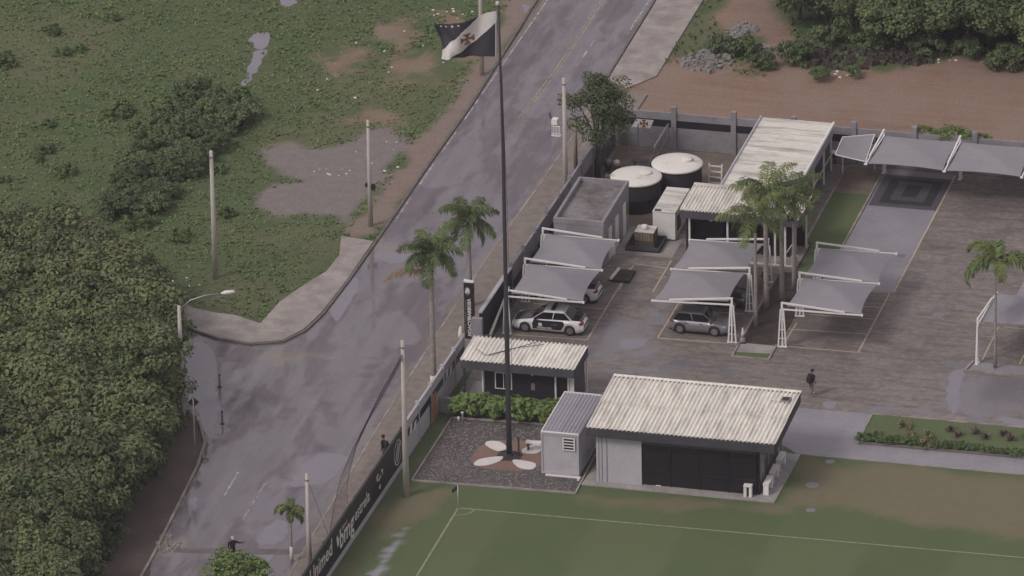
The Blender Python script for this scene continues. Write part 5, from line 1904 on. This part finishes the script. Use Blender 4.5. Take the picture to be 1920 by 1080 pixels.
for sd_ in 'LR':
    for f_ in range(4):
        RADI[f'f{f_}{sd_}'] = .010


def pose(armL=None, armR=None, step=.22, lean=.06):
    """x right of the figure's left.., y forward, z up; standing height about 1.75 m"""
    J = dict(pelvis=(0, 0, .95), waist=(0, lean * .3, 1.10), chest=(0, lean * .8, 1.36), neck=(0, lean * 1.2, 1.49), chin=(0, lean * 1.5 + .01, 1.555), head=(0, lean * 1.6 + .02, 1.64), crown=(0, lean * 1.6 + .01, 1.71),
             hiL=(-.10, .0, .90), knL=(-.10, step * .55, .50), anL=(-.10, step, .085), toL=(-.10, step + .17, .045),
             hiR=(.10, 0, .90), knR=(.10, -step * .35 + .06, .49), anR=(.10, -step, .10), toR=(.10, -step + .17, .045))
    aL = armL or [(-.20, lean * .8, 1.40), (-.25, -.05, 1.13), (-.23, .05, .90), (-.23, .10, .82)]
    aR = armR or [(.20, lean * .8, 1.40), (.25, -.02, 1.13), (.23, .12, .92), (.22, .18, .85)]
    for sd, a, sg in (('L', aL, -1), ('R', aR, 1)):
        for n, p in zip(('sh', 'el', 'wr', 'ha'), a):
            J[n + sd] = p
        h, wq = Vector(a[3]), Vector(a[2])
        d = (h - wq).normalized()
        side = d.cross(Vector((1, 0, 0)))
        side = (side if side.length > .3 else Vector((0, 1, 0))).normalized()
        for k in range(4):
            J[f'f{k}{sd}'] = tuple(h + d * (.085, .095, .09, .07)[k] + side * (-.033 + .022 * k))
        J['th' + sd] = tuple(h + side * -.06 + d * .02)
    return J


def shade1(c):
    if c.z > 1.50:
        return 0
    if abs(c.x) > .17 and c.z < 1.15 and c.z > .70:
        return 0
    if c.z > .98:
        return 1
    return 2 if c.z > .11 else 4


def hat(t, m, z=1.69, y=.11, brim=True):
    h = MB().lathe([(.108, z - .05), (.112, z), (.10, z + .05), (.06, z + .085), (.02, z + .095)], (0, y), 14).build('cap' if brim else 'hair', m, t, True, False)
    if brim:
        MB().prism([(-.08, y + .08), (.08, y + .08), (.06, y + .20), (-.06, y + .20)], z - .03, z - .015).build('peak', m, h, False, False)


def face(t, y=.19, z=1.64):
    for s in (-1, 1):
        MB().lathe([(.004, z - .008), (.011, z), (.004, z + .008)], (s * .032, y), 6).build('eye', 'black_matte', t, True, False)
    MB().prism([(-.014, y - .005), (.014, y - .005), (0, y + .022)], z - .05, z - .005).build('nose', 'skin', t, False, False)


def ex1(t, b):
    hat(t, 'cloth_black')
    bp = MB().tube([(0, -.12, .98), (0, -.16, 1.05), (0, -.18, 1.25), (0, -.13, 1.45)], [.12, .19, .185, .12], 12).build('backpack', 'cloth_black', t, True, False)
    for s in (-1, 1):
        MB().tube([(s * .1, -.1, 1.44), (s * .11, .06, 1.47), (s * .12, .17, 1.32), (s * .13, .05, 1.08)], .02, 6).build('strap', 'cloth_black', bp, True, False)
    face(t)


c1 = P(1521, 743)
person('person in black cap and backpack with grey trousers walking across the paving', (c1.x, c1.y, .006), rad(-25), pose(), EDG, RADI, shade1, ex1)


def shade2(c):
    if c.z > 1.50:
        return 0
    if c.x > .52 and c.z > 1.2:
        return 0
    if abs(c.x) > .17 and c.z < .98 and c.z > .70:
        return 0
    return 1 if c.z > .10 else 1


c2 = P(437, 1056)
person('person in black clothes and a pale cap pointing one arm out over the wet street', (c2.x, c2.y, .004), rad(-150),
       pose(armL=[(-.20, .05, 1.40), (-.40, .16, 1.32), (-.58, .30, 1.42), (-.65, .36, 1.45)], step=.08), EDG, RADI, lambda c: 0 if (c.z > 1.5 or c.x < -.55 or (abs(c.x) > .17 and .70 < c.z < .98)) else 1,
       lambda t, b: (hat(t, 'cap_pale'), face(t)))
c3 = P(722, 876)


def ex3(t, b):
    hat(t, 'hair', brim=False)
    MB().tube([(0, -.12, 1.0), (0, -.17, 1.08), (0, -.18, 1.25), (0, -.12, 1.42)], [.10, .16, .16, .10], 12).build('backpack', 'cloth_black', t, True, False)
    face(t)


person('person with dark hair and bag on the pavement behind the black advertising wall', (-1.0, -26.55, .09), rad(60), pose(step=.1), EDG, RADI, lambda c: 0 if c.z > 1.5 else (4 if c.z > 1.2 and c.x > 0 else 1 if c.z > .98 else 2), ex3)


# ================================================================== PLANTS
def frond_mb(L, az, el, droop, nl=60, lw=.06, ll=.55, rnd=random, arch=0.0):
    mb = MB()
    pts = []
    p = Vector((0, 0, 0))
    n = 14
    ang = el
    for k in range(n + 1):
        pts.append(p.copy())
        d = Vector((math.cos(az) * math.cos(ang), math.sin(az) * math.cos(ang), math.sin(ang)))
        p = p + d * L / n
        ang -= droop / n * (.5 + 1.1 * k / n)
    mb.tube(pts, [.035 * (1 - .85 * k / n) + .004 for k in range(n + 1)], 5)
    side0 = Vector((-math.sin(az), math.cos(az), 0))
    for k in range(nl):
        t = .12 + .87 * k / (nl - 1)
        q = t * n
        i = min(int(q), n - 1)
        c = pts[i].lerp(pts[i + 1], q - i)
        tang = (pts[min(i + 1, n)] - pts[max(i - 1, 0)]).normalized()
        l = ll * (math.sin(math.pi * min(1, .18 + t * .82)) ** .6 * .95 + .12)
        for s in (-1, 1):
            d = (side0 * s * rnd.uniform(.7, 1.0) + tang * rnd.uniform(.35, .75) + Vector((0, 0, rnd.uniform(-.75, .25)))).normalized()
            e = c + d * l * rnd.uniform(.8, 1.1)
            m_ = c.lerp(e, .55) + Vector((0, 0, .03))
            e = e - Vector((0, 0, l * .30))
            wv = tang * lw * .5
            mb.add([c - wv * .6, c + wv * .6, m_ + wv, m_ - wv, e], [(0, 1, 2, 3), (3, 2, 4)])
    return mb


def palm(label, loc, h, n=12, L=2.2, r=.17, shaft=.9, seed=1, dry=0, mats=('frond',), lime=0.0, lean=(0, 0), el=(.1, 1.25), droop=1.6, group='palm trees', ll=.62, lw=.06, azs=None):
    rnd = random.Random(seed)
    t = thing('palm_tree', label, 'palm', loc, 0, group)
    hs_ = h - shaft
    pts = [(lean[0] * (k / 6) ** 1.5, lean[1] * (k / 6) ** 1.5, hs_ * k / 6) for k in range(7)]
    rr = [r * (1.25 if k == 0 else 1.0 - .3 * (k / 6)) for k in range(7)]
    tk = MB().tube(pts, rr, 10).build('trunk', 'palm_bark', t, True, False)
    if lime:
        MB().tube([(0, 0, 0), (0, 0, lime)], [r * 1.28, r * 1.1], 10).build('lime_wash', 'palm_lime', tk, True, False)
    top = Vector(pts[-1])
    MB().tube([top, top + Vector((0, 0, shaft * .35)), top + Vector((0, 0, shaft))], [r * .78, r * .85, r * .35], 10).build('crownshaft', 'crownshaft', t, True, False)
    c = top + Vector((0, 0, shaft * .92))
    for k in range(n):
        az = (azs[k] if azs else k * 2.39996 + rnd.uniform(-.25, .25))
        f_ = k / max(1, n - 1)
        e = el[0] + (el[1] - el[0]) * f_ + rnd.uniform(-.1, .1)
        mb = frond_mb(L * rnd.uniform(.85, 1.1), az, e, droop * rnd.uniform(.8, 1.15), rnd=rnd, ll=ll, lw=lw)
        mb.v = [tuple(Vector(v) + c) for v in mb.v]
        mb.build('frond', 'frond_dry' if k < dry else mats[k % len(mats)], t, False, False)
    return t


p1 = palm('tall street palm with a brown dead frond beside the totem sign', (-.95, -15.4, .09), 9.0, 17, 2.4, .19, 1.3, 2, lime=.75, dry=0, el=(-.45, 1.3), droop=1.7, ll=.68)
rnd = random.Random(5)
mb = frond_mb(3.2, math.pi - .1 + HEAD, .25, 1.3, rnd=rnd, ll=.55)
mb.v = [tuple(Vector(v) + Vector((0, 0, 7.55))) for v in mb.v]
mb.build('dead_frond', 'frond_dry', p1, False, False)
palm('street palm standing behind the totem sign, its crown against the wet road', (-1.8, -3.4, .09), 5.9, 15, 2.3, .17, 1.2, 9, el=(-.4, 1.35), droop=1.6, ll=.66)
palm('tall palm of the island cluster with the thinnest trunk, closest to the traffic cone', (16.2, -2.5, .02), 7.5, 9, 2.5, .13, 1.2, 11, mats=('frond_yellow', 'frond'), el=(-.25, 1.3), droop=1.5, ll=.7)
palm('tall thick palm of the island cluster beside the motorcycle', (16.2, .4, .02), 7.9, 9, 2.7, .19, 1.3, 12, mats=('frond_yellow', 'frond'), el=(-.25, 1.35), droop=1.5, ll=.75)
palm('tall palm at the middle of the island cluster', (16.95, 1.5, .02), 7.0, 9, 2.6, .17, 1.2, 13, mats=('frond', 'frond_yellow'), el=(-.3, 1.25), droop=1.6, ll=.7)
palm('tall palm of the island cluster closest to the open shed', (17.3, 3.4, .02), 6.6, 9, 2.5, .16, 1.1, 14, mats=('frond', 'frond_yellow'), el=(-.3, 1.2), droop=1.7, ll=.7)
palm('slim palm with drooping arched fronds on the kerbed strip', (31.85, -5.45, .02), 7.0, 8, 2.9, .10, .8, 21, el=(.45, 1.25), droop=2.9, ll=.72, lw=.10, mats=('frond', 'frond_yellow'),
     azs=[math.pi + HEAD + .15, math.pi + HEAD - .35, HEAD + .2, HEAD - .4, 1.9, -1.2, math.pi / 2 + .2, HEAD + 2.4])
palm('young palm with white painted trunk on the street pavement', (-2.76, -40.8, .09), 3.3, 8, 1.35, .09, .6, 31, el=(.25, 1.2), droop=2.4, ll=.36, lime=.95, mats=('frond', 'frond_yellow'))


def crown_mesh(name, rx, rz, nclump, per, leaf, m, seed, flat=.75, spread=.45, tall=1.0):
    """many leaf-sized faces gathered into uneven clumps through the volume of the crown"""
    rnd = random.Random(seed)
    mb = MB()
    for c in range(nclump):
        th = rnd.uniform(0, 2 * math.pi)
        ph = math.acos(rnd.uniform(-.55, 1.0))
        rr = rnd.uniform(.55, 1.0) ** .6 * rnd.uniform(.8, 1.12)
        cc = Vector((rx * rr * math.sin(ph) * math.cos(th), rx * rr * math.sin(ph) * math.sin(th), rz * rr * math.cos(ph)))
        cr = rx * spread * rnd.uniform(.55, 1.0)
        for k in range(per):
            d = Vector((rnd.gauss(0, 1), rnd.gauss(0, 1), rnd.gauss(.25, .8)))
            d.normalize()
            p = cc + Vector((d.x, d.y, d.z * flat)) * cr * rnd.uniform(.55, 1.0)
            nrm = (d + Vector((rnd.uniform(-.8, .8), rnd.uniform(-.8, .8), rnd.uniform(-.2, .9)))).normalized()
            a = nrm.orthogonal().normalized()
            a = Matrix.Rotation(rnd.uniform(0, 6.28), 3, nrm) @ a
            b = nrm.cross(a)
            s = leaf * rnd.uniform(.6, 1.25)
            mb.add([p - a * s * .5, p + b * s * .28, p + a * s * .5 * tall, p - b * s * .28], [(0, 1, 2, 3)])
    return mb.mesh(name, m)


def tree_obj(name, label, cat, loc, crown, h, scale, rot, group, trunk=True, tr=.12, seed=0, tm='bark'):
    rnd = random.Random(seed)
    t = thing(name, label, cat, loc, rot, group)
    if trunk:
        k = MB()
        k.tube([(0, 0, 0), (.08, .03, h * .45), (.0, .06, h * .95)], [tr * 1.3, tr, tr * .55], 7)
        for j in range(4):
            an = j * 1.7 + rnd.uniform(0, 1)
            k.tube([(.05, .04, h * .5), (.5 * math.cos(an) * scale, .5 * math.sin(an) * scale, h * .8), (1.0 * math.cos(an) * scale, 1.0 * math.sin(an) * scale, h * 1.05)], [tr * .6, tr * .4, tr * .15], 5)
        k.build('trunk', tm, t, True, False)
    o = bpy.data.objects.new('crown', crown)
    COL.objects.link(o)
    o.parent = t
    o.location = (0, 0, h)
    o.scale = (scale * rnd.uniform(.92, 1.1), scale * rnd.uniform(.92, 1.1), scale * rnd.uniform(.85, 1.1))
    o.rotation_euler = (0, 0, rnd.uniform(0, 6.28))
    return t


WOODC = [crown_mesh('crown_wood', 2.2, 1.6, 52, 120, .31, 'leaf_wood', 100 + k) for k in range(5)]
DARKC = [crown_mesh('crown_right', 2.4, 2.0, 46, 120, .30, 'leaf_right', 200 + k) for k in range(4)]
SHRC = [crown_mesh('crown_shrub', 1.15, .75, 22, 80, .24, 'leaf_dark', 300 + k) for k in range(4)]
SHRL = [crown_mesh('crown_bush', .9, .5, 16, 70, .22, 'leaf_shrub', 400 + k) for k in range(4)]

# the wood on the left: sampled on the ground, kept where its crowns stand in the photograph
WOOD = [(-60, 372), (60, 385), (150, 372), (215, 378), (245, 420), (262, 470), (300, 515), (330, 560), (348, 610), (338, 660), (322, 700), (335, 740), (318, 790), (300, 830), (262, 880), (225, 945), (195, 1020), (170, 1110), (-60, 1200)]
rnd = random.Random(44)
cnt = 0
for ix in range(-16, 20):
    for iy in range(-14, 34):
        x = -30 + ix * 2.35 + rnd.uniform(-.8, .8)
        y = -30 + iy * 2.35 + rnd.uniform(-.8, .8)
        h = rnd.uniform(2.7, 3.9)
        u, v = px((x, y, h))
        sc_w = rnd.uniform(.75, 1.15)
        if u < -90 or v > 1190 or not inside((u + 52 * sc_w, v), WOOD) or not inside((max(u, -50), v - 42 * sc_w), WOOD):
            continue
        cnt += 1
        tree_obj('tree', 'broad leaved green tree packed into the dense wood left of the street', 'tree', (x, y, 0), WOODC[cnt % 5], h, sc_w, 0, 'trees of the roadside wood', True, .10, cnt)
for x, y, h, sc_w in ((-15.7, -25.3, 3.3, .85), (-16.1, -25.6, 5.6, .95), (-16.4, -23.4, 4.2, .9), (-16.6, -27.4, 3.6, 1.0)):
    cnt += 1
    tree_obj('tree', 'broad leaved green tree packed into the dense wood left of the street', 'tree', (x, y, 0), WOODC[cnt % 5], h, sc_w, 0, 'trees of the roadside wood', True, .10, cnt)
print('wood trees', cnt)
# undergrowth skirting the wood
for k in range(60):
    i = 6 + (k % 12)
    a, b = WOOD[i], WOOD[min(i + 1, len(WOOD) - 1)]
    t_ = rnd.random()
    u, v = a[0] * (1 - t_) + b[0] * t_ - rnd.uniform(15, 55), a[1] * (1 - t_) + b[1] * t_ + rnd.uniform(10, 45)
    if v > 1100:
        continue
    c = P(u, v, .6)
    if -21.2 < c.y < -12.2 and c.x > -40:
        continue
    tree_obj('bush', 'low leafy bush at the ragged edge of the dense wood', 'bush', (c.x, c.y, 0), SHRC[k % 4], .55, rnd.uniform(.7, 1.1), 0, 'bushes skirting the wood', False, .05, k)
# dark thicket above the wood
THK = [(200, 380), (235, 320), (262, 270), (300, 215), (350, 170), (400, 150), (455, 165), (470, 195), (440, 225), (412, 262), (375, 300), (345, 330), (300, 372), (262, 425)]
k = 0
for iy in range(26):
    for ix in range(20):
        u, v = 170 + ix * 15 + rnd.uniform(-8, 8), 140 + iy * 11 + rnd.uniform(-5, 5)
        if inside((u, v), THK) and rnd.random() < .46:
            c = P(u, v, .6)
            k += 1
            tree_obj('bush', 'dark green bush in the thicket above the wood', 'bush', (c.x, c.y, 0), (SHRC + SHRL)[k % 6], .35 + rnd.uniform(0, .5), rnd.uniform(.5, 1.05), 0, 'bushes of the dark thicket', False, .05, k)
print('thicket', k)
# scattered bushes in the rough meadow
MEA = [(0, 0), (560, 0), (740, 30), (600, 120), (560, 210), (470, 260), (440, 330), (470, 420), (330, 480), (260, 400), (0, 360)]
for k in range(24):
    for _ in range(30):
        u, v = rnd.uniform(-30, 780), rnd.uniform(-40, 480)
        if inside((u, v), MEA) and fbm(u, v, .012, 3) > -.08 and not (430 < u < 570 and v < 195):
            break
    c = P(u, v, .3)
    tree_obj('meadow_bush', 'low light green bush in the rough meadow left of the street', 'bush', (c.x, c.y, 0), SHRL[k % 4], .22, rnd.uniform(.4, .9), 0, 'low bushes in the meadow', False, .05, k)
# trees behind the dirt track on the right
k = 0
for ix in range(14):
    for iy in range(6):
        x = 8.2 + ix * 2.5 + rnd.uniform(-.9, .9)
        y = 43.8 + iy * 2.7 + rnd.uniform(-.9, .9) - (ix > 4) * .8
        if ix < 2 and iy < 1 - ix * 0:
            continue
        k += 1
        tree_obj('tree', 'dense dark green tree behind the red dirt track', 'tree', (x, y, 0), DARKC[k % 4], rnd.uniform(2.0, 3.3), rnd.uniform(.85, 1.2), 0, 'trees behind the dirt track', True, .12, k + 500)
for k in range(10):
    x, y = 11.0 + k * 3.1 + rnd.uniform(-.5, .5), 42.6 + rnd.uniform(-.5, .6) - (k > 12) * .4
    tree_obj('bush', 'dark bush filling the foot of the trees behind the dirt track', 'bush', (x, y, 0), SHRC[k % 4], .6, rnd.uniform(.7, 1.1), 0, 'bushes under the trees behind the dirt track', False, .05, k + 900)
for (u, v, s, lab) in ((1400, 95, 1.0, 'ragged bush beside the rubble heap'), (1350, 85, .8, 'low bush between the far pavement and the rubble'), (1430, 118, .7, 'low bush at the edge of the red earth path'), (1490, 105, 1.0, 'bush leaning over the dead branches'),
                       (1540, 140, .6, 'small bush on the verge of the dirt track'), (1880, 120, .9, 'bush at the far end of the dirt track'), (1600, 135, .5, 'tiny bush among litter by the dirt track')):
    c = P(u, v, .4)
    tree_obj('bush', lab, 'bush', (c.x, c.y, 0), SHRC[int(u) % 4], .45, s, 0, None, False, .05, int(u))
# bushy street tree by the tanks
fc = crown_mesh('crown_ficus', 2.15, 2.85, 58, 150, .21, 'leaf_ficus', 83, .95, .38)
tf = tree_obj('street_tree', 'dense round-headed street tree beside the wall and tanks', 'tree', (1.05, 18.0, .0), fc, 4.75, 1.05, 0, None, True, .16, 3)
# tree top at the bottom edge
bt = crown_mesh('crown_small', 1.5, 1.1, 34, 120, .22, 'leaf_hedge', 78)
tree_obj('street_tree', 'small yellow-green tree at the kerb in front of the pointing person', 'tree', (-4.3, -46.6, .0), bt, 2.1, 1.08, 0, None, True, .08, 5)

# big-leaved hedge plants in front of the guardhouse
HG = [crown_mesh('crown_hedge', .62, .55, 16, 26, .42, 'leaf_hedge', 500 + k, .9, .6, 1.2) for k in range(3)]
HGL = ['beside the low wall', 'next from the low wall', 'third from the low wall', 'left of the flagpole', 'right of the flagpole', 'second from the container shed', 'at the container shed end']
for k in range(14):
    i = k // 2
    tree_obj('hedge_plant', 'big leaved green plant in the hedge before the guardhouse', 'plant', (1.75 + i * .95 + (k % 2) * .35, -18.75 + (k % 2) * .55 - .25, .0), HG[k % 3], .72, 1.0, 0, 'hedge plants before the guardhouse', False, .04, k + 40)
# planted strip on the right
for k in range(34):
    x = 26.2 + k * .42
    o = tree_obj('border_plant', 'low yellow-green border plant along the dark kerb of the planted strip', 'plant', (x, -17.45 + rnd.uniform(-.12, .25), .03), SHRL[k % 4], .22, rnd.uniform(.28, .45), 0, 'border plants in the planted strip', False, .03, k)
    if k % 3 == 0:
        o.children[0].data = o.children[0].data
DRYC = crown_mesh('crown_dry', .5, .35, 10, 40, .2, 'leaf_dry', 601)
for k, (u, v) in enumerate(((1645, 812), (1697, 798), (1738, 815), (1712, 815), (1733, 835), (1695, 826))):
    c = P(u, v, .2)
    tree_obj('dry_plant', 'pale dry tuft growing in the planted strip', 'plant', (c.x, c.y, .03), DRYC, .2, rnd.uniform(.5, .9), 0, 'dry tufts in the planted strip', False, .03, k)


def rosette(seed):
    rnd = random.Random(seed)
    mb = MB()
    for k in range(26):
        az, el = rnd.uniform(0, 6.28), rnd.uniform(.15, 1.3)
        d = Vector((math.cos(az) * math.cos(el), math.sin(az) * math.cos(el), math.sin(el)))
        s = Vector((-math.sin(az), math.cos(az), 0)) * .045
        l = rnd.uniform(.3, .5)
        mb.add([-s * .5, s * .5, d * l * .55 + s, d * l * .55 - s, d * l - Vector((0, 0, .06))], [(0, 1, 2, 3), (3, 2, 4)])
    return mb.mesh('rosette', 'leaf_plum')


RS = [rosette(k) for k in range(3)]
for k, (u, v) in enumerate(((1783, 805), (1796, 816), (1831, 811), (1849, 819), (1881, 813), (1896, 823), (1925, 818))):
    c = P(u, v, .1)
    t = thing('purple_plant', 'spiky purple-brown plant in the planted strip', 'plant', (c.x, c.y, .03), 0, 'purple plants in the planted strip')
    o = bpy.data.objects.new('leaves', RS[k % 3])
    COL.objects.link(o)
    o.parent = t
    o.scale = (1.3, 1.3, 1.2)
# creeper over the back wall
CR = crown_mesh('crown_creeper', 1.0, .5, 26, 60, .20, 'leaf_hedge', 610)
for k, (x, z, s, lab) in enumerate(((21.3, 2.6, .7, 'green creeper spilling over the back wall next to the canopy arm'), (23.2, 2.6, 1.0, 'thick green creeper over the back wall behind the canopies'), (25.0, 2.45, .6, 'small green creeper on the back wall beside a pillar'))):
    t = thing('creeper', lab, 'creeper', (x, 23.95, 0))
    MB().tube([(0, 0, 0), (.1, -.05, z * .6), (0, 0, z)], [.05, .04, .03], 6).build('stem', 'bark', t, True, False)
    o = bpy.data.objects.new('foliage', CR)
    COL.objects.link(o)
    o.parent = t
    o.location = (0, 0, z)
    o.scale = (s * 1.1, s * .45, s * .8)

# ---- ground cover that nobody could count
rnd = random.Random(99)
mb = MB()
polys = [WOOD]
EXC = [np.array(p) for p in DIRT + GREY]
N_ = 34000
RX = np.array([rnd.uniform(-50, -10.4) for _ in range(N_)])
RY = np.array([rnd.uniform(-24, 72) for _ in range(N_)])
ok = np.ones(N_, bool)
for pl in DIRT + GREY + [STRIP]:
    ok &= np_sd(RX, RY, pl) < .15
ok &= np_sd(RX, RY, [tuple(p) for p in left_out + left_in]) < 0
ok &= ~((RY < -11.2) & (RY > -22.5))
ok &= RX < np.interp(RY, ley, lex) - .3
for pl in (ell(488, 78, 24, 18), ell(478, 122, 18, 34), ell(455, 168, 9, 22), ell(540, 4, 18, 10), ell(480, 98, 12, 20)):
    ok &= np_sd(RX, RY, pl) < 0
for x, y in zip(RX[ok], RY[ok]):
    h_ = .05 + .16 * max(0, fbm(x, y, .18, 5) + .25) + .06 * rnd.random()
    if fbm(x, y, .5, 11) < -.28:
        continue
    for q in range(2):
        az = rnd.uniform(0, 6.28)
        d = Vector((math.cos(az), math.sin(az), 0))
        s = Vector((-d.y, d.x, 0)) * rnd.uniform(.04, .09)
        ox, oy = x + rnd.uniform(-.15, .15), y + rnd.uniform(-.15, .15)
        b = Vector((ox, oy, 0))
        t_ = b + d * h_ * rnd.uniform(.9, 1.8) + Vector((0, 0, h_ * .75))
        mb.add([b - s * .4, b + s * .4, b.lerp(t_, .6) + s + Vector((0, 0, h_ * .12)), t_, b.lerp(t_, .6) - s + Vector((0, 0, h_ * .12))], [(0, 1, 2, 3, 4)])
tag(mb.build('meadow_weeds', 'leaf_weed'), 'rough green weeds and grass covering the meadow left of the street', 'weeds', kind='stuff')
mb = MB()
for k in range(5000):
    x, y = rnd.uniform(.9, 34), rnd.uniform(25, 58)
    u, v = px((x, y, 0))
    if max(np_sd(np.array([x]), np.array([y]), pl)[0] for pl in DIRT[:2]) > -.1:
        continue
    h_ = rnd.uniform(.12, .4)
    az = rnd.uniform(0, 6.28)
    d = Vector((math.cos(az), math.sin(az), 0))
    s = Vector((-d.y, d.x, 0)) * rnd.uniform(.06, .12)
    b = Vector((x, y, 0))
    t_ = b + d * h_ + Vector((0, 0, h_))
    mb.add([b - s * .4, b + s * .4, b.lerp(t_, .6) + s, t_, b.lerp(t_, .6) - s], [(0, 1, 2, 3, 4)])
tag(mb.build('verge_weeds', 'leaf_weed'), 'rough weeds on the verges beyond the dirt track', 'weeds', kind='stuff')


def heap(name, label, cat, spots, m, smin, smax, n, flat=.6):
    mb = MB()
    for (u, v, ru, rv) in spots:
        for _ in range(n):
            a, r = rnd.uniform(0, 6.28), math.sqrt(rnd.random())
            c = P(u + ru * r * math.cos(a), v + rv * r * math.sin(a))
            s = rnd.uniform(smin, smax)
            rt = Matrix.Rotation(rnd.uniform(0, 3.14), 3, 'Z')
            vs = [rt @ Vector((x * s * rnd.uniform(.6, 1), y * s * rnd.uniform(.5, 1), 0)) for x, y in ((-.5, -.5), (.5, -.5), (.5, .5), (-.5, .5))]
            zt = s * flat * rnd.uniform(.4, 1)
            vs = [c + q for q in vs] + [c + q * rnd.uniform(.5, .9) + Vector((0, 0, zt)) for q in vs]
            mb.add(vs, [(0, 3, 2, 1), (4, 5, 6, 7), (0, 1, 5, 4), (1, 2, 6, 5), (2, 3, 7, 6), (3, 0, 4, 7)])
    return tag(mb.build(name, m), label, cat, kind='stuff')


heap('rubble', 'grey broken rubble tipped beside the far pavement', 'rubble', [(1325, 118, 48, 20), (1395, 55, 25, 9), (1372, 75, 22, 12), (1425, 95, 20, 10)], 'rubble', .12, .5, 130)
heap('litter', 'scattered pale litter on the meadow and dirt verges', 'litter', [(850, 25, 50, 18), (660, 150, 80, 40), (620, 320, 40, 10), (750, 90, 120, 50), (340, 530, 40, 10), (1690, 110, 90, 18), (1560, 140, 40, 6), (1800, 100, 90, 15), (700, 290, 60, 60)], 'litter', .06, .26, 9, .3)
heap('brush_pile', 'heap of dark dead branches under the trees by the dirt track', 'brush', [(1590, 112, 80, 20), (1700, 105, 70, 18), (1520, 95, 30, 18)], 'dark_soil', .15, .6, 120, .8)
heap('roadside_rubble', 'small stones and rubbish piled at the foot of the dirt path', 'rubble', [(315, 1020, 22, 18), (385, 840, 4, 30)], 'rubble', .08, .3, 40)
mb = MB()
for k in range(1600):
    x, y = rnd.uniform(1.4, 10.8), rnd.uniform(-28.3, -19.7)
    if (4 < x < 8.1 and -26 < y < -21.8) or (x > 8.3 and y > -26.6):
        continue
    s = rnd.uniform(.03, .08)
    mb.add([(x - s, y, .012), (x, y - s * .8, .012), (x + s, y, .012), (x, y + s * .8, .012), (x + s * .1, y, .012 + s * .6)], [(0, 1, 4), (1, 2, 4), (2, 3, 4), (3, 0, 4)])
tag(mb.build('court_stones', 'rubble'), 'loose grey stones strewn over the gravel court', 'stones', kind='stuff')


# ================================================================== AIR
hz = MB().box(-1600, 1600, -1600, 1600, -1.0, 232.0).build('haze', 'white_paint')
hz.data.materials.clear()
hm = bpy.data.materials.new('haze_air')
hm.use_nodes = True
for n_ in list(hm.node_tree.nodes):
    if n_.type != 'OUTPUT_MATERIAL':
        hm.node_tree.nodes.remove(n_)
pvn = hm.node_tree.nodes.new('ShaderNodeVolumePrincipled')
pvn.inputs['Color'].default_value = (.93, .90, 1.0, 1)
pvn.inputs['Density'].default_value = 0.00007
pvn.inputs['Anisotropy'].default_value = 0.0
hm.node_tree.links.new(pvn.outputs[0], hm.node_tree.nodes['Material Output'].inputs['Volume'])
hz.data.materials.append(hm)
tag(hz, kind='stuff')
